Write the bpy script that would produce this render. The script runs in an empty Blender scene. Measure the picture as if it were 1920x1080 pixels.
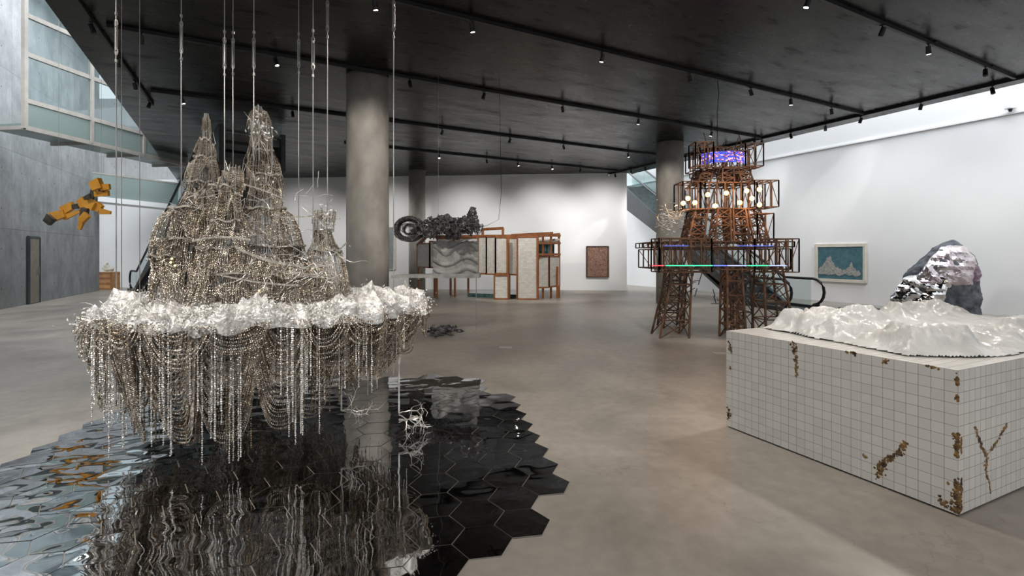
import bpy, bmesh, math, random
import numpy as np
from mathutils import Vector, Matrix, noise
random.seed(7); np.random.seed(7)
F=906.7; HC=1.61; H0=478.0; ZC=5.31
scene=bpy.context.scene; COL=scene.collection
scene.view_settings.view_transform='Standard'
scene.view_settings.look='None'
scene.view_settings.exposure=0.0
A=Vector((-0.460,0.888,0)); B=Vector((0.888,0.460,0))
def P(u,v,Y): return Vector(((u-960)/F*Y, Y, HC+(H0-v)/F*Y))
def G(u,v): 
    Y=F*HC/(v-H0); return Vector(((u-960)/F*Y,Y,0))
def AB(a,b,z=0): return Vector((A.x*a+B.x*b, A.y*a+B.y*b, z))
def line_at(P0,d,u):
    k=(u-960)/F
    t=(k*P0[1]-P0[0])/(d[0]-k*d[1]); return Vector((P0[0]+d[0]*t,P0[1]+d[1]*t,0)), t
# ---------------------------------------------------------------- materials
def newmat(name):
    m=bpy.data.materials.new(name); m.use_nodes=True
    return m,m.node_tree.nodes,m.node_tree.links,m.node_tree.nodes['Principled BSDF']
def mat(name,c1,c2=None,scale=5,rough=.5,metal=0,bump=0,bscale=None,detail=6,emis=None,estr=0,rough2=None,trans=0,sss=0,coords='Object',lo=.35,hi=.65,stretch=(1,1,1)):
    m,n,l,b=newmat(name)
    b.inputs['Roughness'].default_value=rough; b.inputs['Metallic'].default_value=metal
    tc=n.new('ShaderNodeTexCoord'); mp=n.new('ShaderNodeMapping'); mp.inputs['Scale'].default_value=stretch
    l.new(tc.outputs[coords],mp.inputs['Vector'])
    no=n.new('ShaderNodeTexNoise'); no.inputs['Scale'].default_value=scale; no.inputs['Detail'].default_value=detail
    l.new(mp.outputs[0],no.inputs['Vector'])
    cr=n.new('ShaderNodeValToRGB'); cr.color_ramp.elements[0].position=lo; cr.color_ramp.elements[1].position=hi
    if c2 is None: c2=tuple(min(1,x*1.12) for x in c1)
    cr.color_ramp.elements[0].color=(*c1,1); cr.color_ramp.elements[1].color=(*c2,1)
    l.new(no.outputs['Fac'],cr.inputs[0]); l.new(cr.outputs[0],b.inputs['Base Color'])
    if rough2 is not None:
        mr=n.new('ShaderNodeMapRange'); mr.inputs[1].default_value=.35; mr.inputs[2].default_value=.65
        mr.inputs[3].default_value=rough; mr.inputs[4].default_value=rough2
        l.new(no.outputs['Fac'],mr.inputs[0]); l.new(mr.outputs[0],b.inputs['Roughness'])
    if bump:
        n2=n.new('ShaderNodeTexNoise'); n2.inputs['Scale'].default_value=bscale or scale*4; n2.inputs['Detail'].default_value=4
        l.new(mp.outputs[0],n2.inputs['Vector'])
        bp=n.new('ShaderNodeBump'); bp.inputs['Strength'].default_value=bump; bp.inputs['Distance'].default_value=.02
        l.new(n2.outputs['Fac'],bp.inputs['Height']); l.new(bp.outputs[0],b.inputs['Normal'])
    if emis: b.inputs['Emission Color'].default_value=(*emis,1); b.inputs['Emission Strength'].default_value=estr
    if trans: b.inputs['Transmission Weight'].default_value=trans
    return m
def glassmat(name,col,fac=.35,rough=.05):
    m,n,l,b=newmat(name); b.inputs['Base Color'].default_value=(*col,1); b.inputs['Roughness'].default_value=rough
    t=n.new('ShaderNodeBsdfTransparent'); t.inputs[0].default_value=(.90,.95,.95,1)
    mx=n.new('ShaderNodeMixShader'); mx.inputs[0].default_value=fac
    out=n['Material Output']; l.new(t.outputs[0],mx.inputs[1]); l.new(b.outputs[0],mx.inputs[2]); l.new(mx.outputs[0],out.inputs[0])
    return m
def wallconcrete(name,c1,c2,stretch=(1.0,1.0,.7)):
    m,n,l,b=newmat(name); b.inputs['Roughness'].default_value=.65
    tc=n.new('ShaderNodeTexCoord')
    sp=n.new('ShaderNodeSeparateXYZ'); l.new(tc.outputs['Object'],sp.inputs[0])
    cb=n.new('ShaderNodeCombineXYZ'); l.new(sp.outputs[0],cb.inputs[0]); l.new(sp.outputs[2],cb.inputs[1])
    br=n.new('ShaderNodeTexBrick'); br.offset=0; br.inputs['Scale'].default_value=1; br.inputs['Brick Width'].default_value=1.2; br.inputs['Row Height'].default_value=2.4
    br.inputs['Mortar Size'].default_value=.010; br.inputs['Mortar Smooth'].default_value=.3
    br.inputs['Color1'].default_value=(.84,.84,.84,1); br.inputs['Color2'].default_value=(1,1,1,1); br.inputs['Mortar'].default_value=(.55,.55,.55,1)
    l.new(cb.outputs[0],br.inputs['Vector'])
    mp=n.new('ShaderNodeMapping'); mp.inputs['Scale'].default_value=stretch; l.new(tc.outputs['Object'],mp.inputs['Vector'])
    no=n.new('ShaderNodeTexNoise'); no.inputs['Scale'].default_value=1.5; no.inputs['Detail'].default_value=12; no.inputs['Roughness'].default_value=.75; l.new(mp.outputs[0],no.inputs['Vector'])
    cr=n.new('ShaderNodeValToRGB'); cr.color_ramp.elements[0].position=.32; cr.color_ramp.elements[1].position=.68
    cr.color_ramp.elements[0].color=(*c1,1); cr.color_ramp.elements[1].color=(*c2,1); l.new(no.outputs['Fac'],cr.inputs[0])
    mpb=n.new('ShaderNodeMapping'); mpb.inputs['Scale'].default_value=(11,11,.25); l.new(tc.outputs['Object'],mpb.inputs['Vector'])
    nb=n.new('ShaderNodeTexNoise'); nb.inputs['Scale'].default_value=1; nb.inputs['Detail'].default_value=3; l.new(mpb.outputs[0],nb.inputs['Vector'])
    mb_=n.new('ShaderNodeMapRange'); mb_.inputs[1].default_value=.3; mb_.inputs[2].default_value=.7; mb_.inputs[3].default_value=.94; mb_.inputs[4].default_value=1.04; l.new(nb.outputs['Fac'],mb_.inputs[0])
    md=n.new('ShaderNodeVectorMath'); md.operation='MODULO'; ad=n.new('ShaderNodeVectorMath'); ad.operation='ADD'; ad.inputs[1].default_value=(60,60,0)
    l.new(cb.outputs[0],ad.inputs[0]); l.new(ad.outputs[0],md.inputs[0]); md.inputs[1].default_value=(1.2,1.2,1)
    ds=n.new('ShaderNodeVectorMath'); ds.operation='DISTANCE'; ds.inputs[1].default_value=(.6,.6,0); l.new(md.outputs[0],ds.inputs[0])
    gt=n.new('ShaderNodeMath'); gt.operation='GREATER_THAN'; gt.inputs[1].default_value=.028; l.new(ds.outputs['Value'],gt.inputs[0])
    mr=n.new('ShaderNodeMapRange'); mr.inputs[3].default_value=.35; mr.inputs[4].default_value=1; l.new(gt.outputs[0],mr.inputs[0])
    cur=cr.outputs[0]
    for x in (br.outputs['Color'],mb_.outputs[0],mr.outputs[0]):
        m1=n.new('ShaderNodeMix'); m1.data_type='RGBA'; m1.blend_type='MULTIPLY'; m1.inputs[0].default_value=1
        l.new(cur,m1.inputs[6]); l.new(x,m1.inputs[7]); cur=m1.outputs[2]
    l.new(cur,b.inputs['Base Color'])
    return m
def ceilingmat():
    m,n,l,b=newmat('blackened_steel'); 
    tc=n.new('ShaderNodeTexCoord'); mp=n.new('ShaderNodeMapping'); mp.inputs['Rotation'].default_value=(0,0,-math.radians(27.4)); l.new(tc.outputs['Object'],mp.inputs['Vector'])
    br=n.new('ShaderNodeTexBrick'); br.offset=.5; br.inputs['Scale'].default_value=1; br.inputs['Brick Width'].default_value=2.4; br.inputs['Row Height'].default_value=1.2; br.inputs['Mortar Size'].default_value=.010
    br.inputs['Color1'].default_value=(.005,.005,.0055,1); br.inputs['Color2'].default_value=(.009,.0088,.009,1); br.inputs['Mortar'].default_value=(.001,.001,.001,1)
    l.new(mp.outputs[0],br.inputs['Vector'])
    no=n.new('ShaderNodeTexNoise'); no.inputs['Scale'].default_value=1.7; no.inputs['Detail'].default_value=10; no.inputs['Roughness'].default_value=.66
    mp2=n.new('ShaderNodeMapping'); mp2.inputs['Scale'].default_value=(.5,1.6,1); l.new(mp.outputs[0],mp2.inputs['Vector']); l.new(mp2.outputs[0],no.inputs['Vector'])
    l.new(br.outputs['Color'],b.inputs['Base Color'])
    mr=n.new('ShaderNodeMapRange'); mr.inputs[1].default_value=.3; mr.inputs[2].default_value=.7; mr.inputs[3].default_value=.36; mr.inputs[4].default_value=.22
    l.new(no.outputs['Fac'],mr.inputs[0]); l.new(mr.outputs[0],b.inputs['Roughness'])
    sr=n.new('ShaderNodeMapRange'); sr.inputs[1].default_value=.36; sr.inputs[2].default_value=.44; sr.inputs[3].default_value=.07; sr.inputs[4].default_value=.20
    l.new(no.outputs['Fac'],sr.inputs[0]); l.new(sr.outputs[0],b.inputs['Specular IOR Level'])
    bp=n.new('ShaderNodeBump'); bp.inputs['Strength'].default_value=.25; bp.inputs['Distance'].default_value=.01; l.new(br.outputs['Fac'],bp.inputs['Height']); l.new(bp.outputs[0],b.inputs['Normal'])
    return m
def floormat():
    m,n,l,b=newmat('polished_concrete_floor')
    tc=n.new('ShaderNodeTexCoord')
    no=n.new('ShaderNodeTexNoise'); no.inputs['Scale'].default_value=.7; no.inputs['Detail'].default_value=11; no.inputs['Roughness'].default_value=.66; no.inputs['Distortion'].default_value=.4
    l.new(tc.outputs['Object'],no.inputs['Vector'])
    cr=n.new('ShaderNodeValToRGB'); cr.color_ramp.elements[0].position=.3; cr.color_ramp.elements[1].position=.7
    cr.color_ramp.elements[0].color=(.19,.168,.142,1); cr.color_ramp.elements[1].color=(.37,.335,.29,1); l.new(no.outputs['Fac'],cr.inputs[0])
    n2=n.new('ShaderNodeTexNoise'); n2.inputs['Scale'].default_value=9; n2.inputs['Detail'].default_value=8; l.new(tc.outputs['Object'],n2.inputs['Vector'])
    mr=n.new('ShaderNodeMapRange'); mr.inputs[3].default_value=.75; mr.inputs[4].default_value=1.25; l.new(n2.outputs['Fac'],mr.inputs[0])
    vo=n.new('ShaderNodeTexVoronoi'); vo.feature='DISTANCE_TO_EDGE'; vo.inputs['Scale'].default_value=.45
    n3=n.new('ShaderNodeTexNoise'); n3.inputs['Scale'].default_value=2.5; n3.inputs['Detail'].default_value=6; l.new(tc.outputs['Object'],n3.inputs['Vector'])
    va=n.new('ShaderNodeVectorMath'); va.operation='ADD'; l.new(tc.outputs['Object'],va.inputs[0]); l.new(n3.outputs['Color'],va.inputs[1]); l.new(va.outputs[0],vo.inputs['Vector'])
    c2=n.new('ShaderNodeValToRGB'); c2.color_ramp.elements[0].position=0; c2.color_ramp.elements[1].position=.004
    c2.color_ramp.elements[0].color=(.8,.8,.8,1); l.new(vo.outputs['Distance'],c2.inputs[0])
    mx=n.new('ShaderNodeMix'); mx.data_type='RGBA'; mx.blend_type='MULTIPLY'; mx.inputs[0].default_value=1
    l.new(cr.outputs[0],mx.inputs[6]); l.new(mr.outputs[0],mx.inputs[7])
    my=n.new('ShaderNodeMix'); my.data_type='RGBA'; my.blend_type='MULTIPLY'; my.inputs[0].default_value=1
    l.new(mx.outputs[2],my.inputs[6]); l.new(c2.outputs[0],my.inputs[7]); l.new(my.outputs[2],b.inputs['Base Color'])
    mr2=n.new('ShaderNodeMapRange'); mr2.inputs[3].default_value=.28; mr2.inputs[4].default_value=.55; l.new(no.outputs['Fac'],mr2.inputs[0]); l.new(mr2.outputs[0],b.inputs['Roughness'])
    return m
def tilemat():
    m,n,l,b=newmat('white_glazed_tile')
    uv=n.new('ShaderNodeTexCoord')
    br=n.new('ShaderNodeTexBrick'); br.offset=0; br.inputs['Scale'].default_value=1; br.inputs['Brick Width'].default_value=.0692; br.inputs['Row Height'].default_value=.0692
    br.inputs['Mortar Size'].default_value=.0014; br.inputs['Mortar Smooth'].default_value=.2; br.inputs['Bias'].default_value=0
    br.inputs['Color1'].default_value=(.72,.705,.66,1); br.inputs['Color2'].default_value=(.79,.775,.73,1); br.inputs['Mortar'].default_value=(.26,.23,.19,1)
    l.new(uv.outputs['UV'],br.inputs['Vector'])
    l.new(br.outputs['Color'],b.inputs['Base Color']); b.inputs['Roughness'].default_value=.14
    bp=n.new('ShaderNodeBump'); bp.inputs['Strength'].default_value=.5; bp.inputs['Distance'].default_value=.003; bp.invert=True
    l.new(br.outputs['Fac'],bp.inputs['Height']); l.new(bp.outputs[0],b.inputs['Normal'])
    return m
def mirrormat():
    m,n,l,b=newmat('dark_mirror'); b.inputs['Metallic'].default_value=1; b.inputs['Base Color'].default_value=(.50,.505,.52,1); b.inputs['Roughness'].default_value=.025
    g=n.new('ShaderNodeNewGeometry'); mp=n.new('ShaderNodeMapping'); mp.inputs['Scale'].default_value=(1,1.3,1); l.new(g.outputs['Position'],mp.inputs['Vector'])
    no=n.new('ShaderNodeTexNoise'); no.inputs['Scale'].default_value=4.5; no.inputs['Detail'].default_value=.5; no.inputs['Distortion'].default_value=.3; l.new(mp.outputs[0],no.inputs['Vector'])
    sp=n.new('ShaderNodeSeparateXYZ'); l.new(g.outputs['Position'],sp.inputs[0])
    mr=n.new('ShaderNodeMapRange'); mr.inputs[1].default_value=-1.2; mr.inputs[2].default_value=-2.8; mr.inputs[3].default_value=.13; mr.inputs[4].default_value=.55; l.new(sp.outputs[0],mr.inputs[0])
    bp=n.new('ShaderNodeBump'); bp.inputs['Distance'].default_value=.02; l.new(mr.outputs[0],bp.inputs['Strength']); l.new(no.outputs['Fac'],bp.inputs['Height']); l.new(bp.outputs[0],b.inputs['Normal'])
    return m
M={}
M['floor']=floormat(); M['ceil']=ceilingmat(); M['tile']=tilemat(); M['mirror']=mirrormat()
M['conc']=wallconcrete('board_concrete',(.18,.19,.195),(.38,.39,.395))
M['conc2']=wallconcrete('pale_concrete',(.40,.41,.41),(.55,.56,.56))
M['white']=mat('white_plaster',(.80,.80,.80),(.84,.84,.84),scale=.6,rough=.7)
M['colc']=mat('column_concrete',(.27,.255,.23),(.43,.41,.37),scale=2.6,rough=.6,bump=.1,stretch=(1,1,.6),detail=10)
M['black']=mat('black_metal',(.005,.005,.006),(.011,.011,.012),rough=.5)
M['frame']=mat('beige_painted_steel',(.30,.28,.25),(.35,.33,.30),rough=.4)
M['glass']=glassmat('clear_glass',(.10,.15,.16),.10,.02)
M['frost']=glassmat('frosted_green_glass',(.22,.28,.265),.75,.3)
M['esc']=mat('dark_escalator_panel',(.045,.05,.055),(.06,.065,.07),rough=.35,metal=.3)
M['step']=mat('grooved_step_metal',(.10,.10,.105),(.16,.16,.16),rough=.4,metal=.6)
M['chain']=mat('aged_silver_chain',(.24,.205,.165),(.62,.56,.475),scale=9,rough=.34,metal=.65)
M['silver']=mat('bright_silver_bead',(.50,.48,.44),(.92,.90,.86),scale=14,rough=.28,metal=.6)
M['crust']=mat('white_silver_crust',(.48,.47,.45),(.86,.85,.82),scale=14,rough=.45,metal=.25,bump=.6,bscale=60)
M['ribbon']=mat('woven_silver_tape',(.24,.22,.19),(.48,.46,.41),scale=40,rough=.5,metal=.4,bump=.5)
M['foil']=mat('silver_foil_crust',(.42,.41,.39),(.84,.83,.80),scale=16,rough=.35,metal=.4,bump=.8,bscale=40)
M['brownchain']=mat('brown_chain',(.085,.064,.043),(.31,.245,.17),scale=9,rough=.36,metal=.7)
M['cable']=mat('steel_cable',(.35,.34,.32),(.5,.49,.46),rough=.35,metal=.8)
M['wood']=mat('rusted_brown_timber',(.055,.027,.015),(.19,.092,.045),scale=5,rough=.55,bump=.3)
M['wood2']=mat('rusted_brown_dark',(.032,.019,.012),(.10,.052,.03),scale=6,rough=.55)
M['lattice']=mat('cabin_wood_frame',(.24,.085,.03),(.38,.15,.055),scale=4,rough=.4,stretch=(1,1,.3))
M['ice']=mat('white_resin_ice',(.68,.675,.655),(.82,.815,.79),scale=5,rough=.28,bump=.5,bscale=22)
M['rust']=mat('rust_foam_damage',(.045,.022,.012),(.34,.20,.07),scale=22,rough=.8,bump=.9,bscale=60)
M['yellow']=mat('yellow_painted_shell',(.56,.25,.03),(.72,.35,.05),scale=3,rough=.35)
M['darkj']=mat('dark_joint',(.02,.02,.02),(.10,.08,.06),rough=.5)
M['darkchain']=mat('dark_grey_chain',(.035,.034,.037),(.20,.195,.20),scale=12,rough=.3,metal=.5)
M['graymodel']=mat('grey_plaster',(.28,.28,.27),(.42,.42,.40),scale=6,rough=.8,bump=.3)
M['fabric']=mat('slate_blue_fabric',(.045,.052,.065),(.16,.175,.20),scale=5,rough=.7,bump=.6,bscale=14)
M['pink']=mat('silver_quilted_foil',(.58,.47,.50),(.86,.82,.83),scale=3,rough=.2,metal=.75,bump=.6,bscale=8)
M['mirrorfoil']=mat('crumpled_mirror_foil',(.72,.71,.71),(.90,.90,.90),scale=3,rough=.08,metal=1,bump=.5,bscale=5)
M['glow']=mat('warm_lamp_glow',(1,.8,.5),rough=.5,emis=(1,.46,.10),estr=5)
M['lens']=mat('spotlight_lens',(1,1,1),rough=.5,emis=(1,.93,.82),estr=22)
M['tealglass']=mat('teal_mirror_glass',(.05,.13,.13),(.18,.34,.32),scale=8,rough=.1,metal=.6)
M['crate']=mat('crate_wood',(.36,.17,.06),(.50,.26,.10),scale=6,rough=.6)
M['frameW']=mat('pale_wood_frame',(.62,.58,.48),(.7,.66,.57),rough=.5)
M['plate']=mat('floor_plate_metal',(.42,.40,.37),(.5,.48,.45),rough=.5)
def stonemat():
    m,n,l,b=newmat('white_stone_chip_panel')
    uv=n.new('ShaderNodeTexCoord'); br=n.new('ShaderNodeTexBrick'); br.inputs['Scale'].default_value=1; br.inputs['Brick Width'].default_value=.12; br.inputs['Row Height'].default_value=.07; br.inputs['Mortar Size'].default_value=.003
    br.inputs['Color1'].default_value=(.66,.64,.59,1); br.inputs['Color2'].default_value=(.80,.79,.75,1); br.inputs['Mortar'].default_value=(.57,.54,.49,1)
    l.new(uv.outputs['UV'],br.inputs['Vector']); l.new(br.outputs['Color'],b.inputs['Base Color']); b.inputs['Roughness'].default_value=.6
    return m
M['stone']=stonemat()
def artmat(name,cols,scale,dist=2.0,vor=True):
    m,n,l,b=newmat(name); tc=n.new('ShaderNodeTexCoord')
    no=n.new('ShaderNodeTexNoise'); no.inputs['Scale'].default_value=scale; no.inputs['Detail'].default_value=8; no.inputs['Roughness'].default_value=.8; no.inputs['Distortion'].default_value=dist
    l.new(tc.outputs['UV'],no.inputs['Vector']); cr=n.new('ShaderNodeValToRGB'); cr.color_ramp.interpolation='CONSTANT'
    e=cr.color_ramp.elements
    while len(e)<len(cols): e.new(.5)
    for i,c in enumerate(cols):
        e[i].position=.3+.4*i/len(cols) if i else 0; e[i].color=(*c,1)
    l.new(no.outputs['Fac'],cr.inputs[0]); l.new(cr.outputs[0],b.inputs['Base Color']); b.inputs['Roughness'].default_value=.6
    return m
M['art1']=artmat('red_mosaic_picture',[(.04,.012,.02),(.26,.03,.035),(.06,.03,.02),(.42,.30,.2),(.18,.035,.04),(.03,.06,.04),(.4,.08,.05),(.12,.03,.02)],9)
M['teal']=mat('teal_canvas',(.045,.12,.15),(.07,.165,.20),scale=8,rough=.7)
M['art2']=artmat('pale_relief_scene',[(.5,.48,.42),(.05,.12,.15),(.30,.18,.12),(.6,.6,.55),(.06,.13,.16),(.35,.30,.25),(.05,.12,.15),(.6,.58,.5)],9)
M['art3']=artmat('grey_green_picture',[(.10,.13,.12),(.3,.34,.33),(.2,.24,.23),(.42,.45,.44)],5)
def ledmat(name,cols,sx,st):
    m,n,l,b=newmat(name); tc=n.new('ShaderNodeTexCoord'); mp=n.new('ShaderNodeMapping'); mp.inputs['Scale'].default_value=sx; l.new(tc.outputs['Object'],mp.inputs['Vector'])
    no=n.new('ShaderNodeTexNoise'); no.inputs['Scale'].default_value=1; no.inputs['Detail'].default_value=2; l.new(mp.outputs[0],no.inputs['Vector'])
    cr=n.new('ShaderNodeValToRGB'); cr.color_ramp.interpolation='CONSTANT'; e=cr.color_ramp.elements
    while len(e)<len(cols): e.new(.5)
    for i,c in enumerate(cols): e[i].position=(.36+.28*i/len(cols)) if i else 0; e[i].color=(*c,1)
    l.new(no.outputs['Fac'],cr.inputs[0]); l.new(cr.outputs[0],b.inputs['Emission Color']); b.inputs['Emission Strength'].default_value=st
    b.inputs['Base Color'].default_value=(.02,.02,.03,1)
    return m
M['led1']=ledmat('blue_red_led_display',[(.02,.05,.9),(.01,.01,.08),(.1,.2,1),(.01,.01,.06),(.9,.05,.08),(.6,.6,1)],(14,14,30),1.4)
M['ledR']=mat('red_led',(1,.1,.1),rough=.5,emis=(1,.06,.1),estr=.7)
M['ledG']=mat('green_led',(.1,1,.3),rough=.5,emis=(.04,.9,.5),estr=1.0)
M['ledB']=mat('blue_led',(.1,.2,1),rough=.5,emis=(.08,.15,1),estr=1.6)
M['ledW']=mat('white_led',(.5,.6,1),rough=.5,emis=(.4,.55,1),estr=.8)
# ---------------------------------------------------------------- builders
class MB:
    def __init__(s): s.v=[]; s.f=[]
    def add(s,vs,fs):
        o=len(s.v); s.v+= [tuple(x) for x in vs]; s.f+=[tuple(i+o for i in f) for f in fs]; return s
    def hexa(s,p):
        return s.add(p,[(3,2,1,0),(4,5,6,7),(0,1,5,4),(1,2,6,5),(2,3,7,6),(3,0,4,7)])
    def box(s,c,sz,ax=None,ay=None,az=None):
        c=Vector(c); ax=Vector(ax or (1,0,0)); ay=Vector(ay or (0,1,0)); az=Vector(az or (0,0,1))
        x,y,z=[q/2 for q in sz]
        return s.hexa([c+ax*i*x+ay*j*y+az*k*z for k in(-1,1) for i,j in((-1,-1),(1,-1),(1,1),(-1,1))])
    def beam(s,p,q,w,h=None):
        p=Vector(p);q=Vector(q);d=(q-p)
        if d.length<1e-5: return s
        h=h or w; d.normalize(); up=Vector((0,0,1)) if abs(d.z)<.95 else Vector((1,0,0))
        r=d.cross(up).normalized(); u=r.cross(d)
        return s.hexa([e+r*i*w/2+u*j*h/2 for e in(p,q) for i,j in((-1,-1),(1,-1),(1,1),(-1,1))])
    def tube(s,pts,r,n=5,closed=False,r1=None):
        pts=[Vector(p) for p in pts]; m=len(pts); vs=[]
        for i,p in enumerate(pts):
            a=pts[(i-1)%m] if (closed or i>0) else p; b=pts[(i+1)%m] if (closed or i<m-1) else p
            d=(b-a)
            if d.length<1e-7: d=Vector((0,0,1))
            d.normalize(); up=Vector((0,0,1)) if abs(d.z)<.9 else Vector((0,1,0))
            x=d.cross(up).normalized(); y=x.cross(d)
            rr=r if r1 is None else r+(r1-r)*i/(m-1)
            for k in range(n):
                t=2*math.pi*k/n; vs.append(p+x*math.cos(t)*rr+y*math.sin(t)*rr)
        fs=[]
        for i in range(m if closed else m-1):
            for k in range(n):
                j=(i+1)%m; fs.append((i*n+k,i*n+(k+1)%n,j*n+(k+1)%n,j*n+k))
        if not closed: fs.append(tuple(range(n-1,-1,-1))); fs.append(tuple((m-1)*n+k for k in range(n)))
        return s.add(vs,fs)
    def cyl(s,p,q,r,n=16,r2=None): return s.tube([p,q],r,n,r1=r2 if r2 is not None else r)
    def sphere(s,c,r,n=8,m=6,sc=(1,1,1)):
        vs=[];fs=[]; c=Vector(c)
        for i in range(m+1):
            a=math.pi*i/m
            for k in range(n):
                t=2*math.pi*k/n; vs.append(c+Vector((math.sin(a)*math.cos(t)*sc[0],math.sin(a)*math.sin(t)*sc[1],math.cos(a)*sc[2]))*r)
        for i in range(m):
            for k in range(n): fs.append((i*n+k,(i+1)*n+k,(i+1)*n+(k+1)%n,i*n+(k+1)%n))
        return s.add(vs,fs)
    def beads(s,paths,sp,r,jit=.0):
        pos=[]
        for p in paths:
            p=np.asarray(p,float); d=np.linalg.norm(np.diff(p,axis=0),axis=1); L=np.concatenate([[0],np.cumsum(d)])
            if L[-1]<sp: continue
            q=np.arange(0,L[-1],sp); pos.append(np.stack([np.interp(q,L,p[:,k]) for k in range(3)],1))
        if not pos: return s
        c=np.concatenate(pos); n=len(c)
        if jit: c=c+np.random.normal(0,jit,c.shape)
        rr=r*np.random.uniform(.8,1.2,(n,1,1))
        T=np.array([(1,0,0),(-1,0,0),(0,1,0),(0,-1,0),(0,0,1.35),(0,0,-1.35)],float)
        ang=np.random.uniform(0,3.14,n); ca,sa=np.cos(ang),np.sin(ang)
        V=T[None]*rr; X=V[...,0]*ca[:,None]-V[...,1]*sa[:,None]; Yv=V[...,0]*sa[:,None]+V[...,1]*ca[:,None]
        V=np.stack([X,Yv,V[...,2]],-1)+c[:,None]
        Fa=np.array([(0,2,4),(2,1,4),(1,3,4),(3,0,4),(2,0,5),(1,2,5),(3,1,5),(0,3,5)])
        o=len(s.v); s.v+=V.reshape(-1,3).tolist(); s.f+=(Fa[None]+6*np.arange(n)[:,None,None]+o).reshape(-1,3).tolist(); return s
ROOTLOC={}
def rootof(o):
    while o.parent: o=o.parent
    return o
def obj(name,mb,mt,parent=None,smooth=False,base=None,label=None,cat=None,kind=None,group=None,uv=False,bevel=0,autos=False):
    L=Vector((0,0,0))
    if parent: L=ROOTLOC.get(rootof(parent).name,Vector((0,0,0)))
    elif base is not None: L=Vector(base)
    me=bpy.data.meshes.new(name); me.from_pydata([(x[0]-L.x,x[1]-L.y,x[2]-L.z) for x in mb.v],[],mb.f); me.update()
    me.materials.append(mt)
    if smooth: me.polygons.foreach_set('use_smooth',[True]*len(me.polygons))
    if uv:
        ul=me.uv_layers.new(name='UV')
        for p in me.polygons:
            nn=p.normal
            t=Vector((-nn.y,nn.x,0)) if abs(nn.z)<.7 else Vector((B.x,B.y,0))
            t.normalize(); w=nn.cross(t)
            for li in p.loop_indices:
                c=me.vertices[me.loops[li].vertex_index].co; ul.data[li].uv=(c.dot(t),c.dot(w) if abs(nn.z)>=.7 else c.z)
    o=bpy.data.objects.new(name,me); COL.objects.link(o)
    if parent: o.parent=parent
    else:
        o.location=L; ROOTLOC[o.name]=L
    if bevel:
        bm=o.modifiers.new('bevel','BEVEL'); bm.width=bevel; bm.segments=2; bm.limit_method='ANGLE'
    if label: o['label']=label
    if cat: o['category']=cat
    if kind: o['kind']=kind
    if group: o['group']=group
    return o
def thing(name,base,label,cat,group=None):
    o=bpy.data.objects.new(name,None); COL.objects.link(o); o.location=base; o.empty_display_size=.1
    ROOTLOC[o.name]=Vector(base); o['label']=label; o['category']=cat
    if group: o['group']=group
    return o
# ---------------------------------------------------------------- structure
mb=MB(); mb.add([(-34,-12,0),(24,-12,0),(24,34,0),(-34,34,0),(-34,-12,-.2),(24,-12,-.2),(24,34,-.2),(-34,34,-.2)],[(0,1,2,3),(7,6,5,4),(0,4,5,1),(1,5,6,2),(2,6,7,3),(3,7,4,0)])
obj('floor',mb,M['floor'],kind='structure',label='polished grey-beige concrete gallery floor with faint cracks',cat='floor')
def wall(name,p0,p1,z0,z1,mt,th=.3,label='',side=1):
    p0=Vector((p0[0],p0[1],0));p1=Vector((p1[0],p1[1],0)); d=(p1-p0); Ln=d.length; ang=math.atan2(d.y,d.x)
    mb=MB(); mb.hexa([(0,0,z0),(Ln,0,z0),(Ln,th*side,z0),(0,th*side,z0),(0,0,z1),(Ln,0,z1),(Ln,th*side,z1),(0,th*side,z1)])
    o=obj(name,mb,mt,kind='structure',label=label,cat='wall'); o.location=(p0.x,p0.y,0); o.rotation_euler=(0,0,ang); return o
LW0=(-15.1,14.3)
lw_end=(-18.6,21.8); dL=Vector((-3.5,7.5,0)).normalized()
lw_start=(LW0[0]-dL.x*27,LW0[1]-dL.y*27)
wall('wall_left',lw_start,lw_end,0,10.5,M['conc'],label='tall board-marked grey concrete wall with tie holes',side=1)
wall('wall_back',(-28,24.6),(5.2,21.9),0,ZC-.005,M['white'],label='long white gallery wall under the dark ceiling')
RW0=(10.8,17.2)
rw0=(RW0[0]+A.x*16,RW0[1]+A.y*16); rw1=(RW0[0]-A.x*25,RW0[1]-A.y*25)
wall('wall_right',rw1,rw0,0,10.5,M['white'],label='tall white gallery wall rising into a skylight gap',side=-1)
wall('wall_rear',(-3,31.5),(6,31.5),0,10.5,M['white'],label='white wall behind the escalator')
wall('wall_near',(-14,-9),(24,-9),0,10.5,M['white'],label='white wall closing the gallery',side=-1)
wall('wall_upper',(-34,27.5),(-9,27.5),4.2,10.5,M['conc2'],label='pale concrete wall above the bridge')
mb=MB(); n=Vector((-B.x,-B.y,0))
q0=Vector((*rw0,ZC+.02))+n*.03; q1=Vector((*rw1,ZC+.02))+n*.03
mb.beam(q0,q1,.05,.05); obj('trim_1',mb,M['white'],kind='structure',label='thin white ledge line along the wall',cat='trim')
eL0=Vector((-6.5,7.0,0)); eR0=Vector((11.0,10.4,0))
dE=Vector((-8.2,14.9,0)).normalized()
pLn=eL0-dE*11.0; pLf=eL0+dE*20.6; dR=Vector((-2.94,6.2,0)).normalized()
pRn=eR0-dR*14.5; t=(21.9-eR0.y)/dR.y; pRf=eR0+dR*t
poly=[pLn,pRn,pRf,Vector((pLf.x,23.7,0))]  # near end cut short: an invented opening that lets sky light in
mb=MB(); mb.add([(p.x,p.y,ZC) for p in poly]+[(p.x,p.y,ZC+.7) for p in poly],[(0,3,2,1),(4,5,6,7),(0,1,5,4),(1,2,6,5),(2,3,7,6),(3,0,4,7)])
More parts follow.
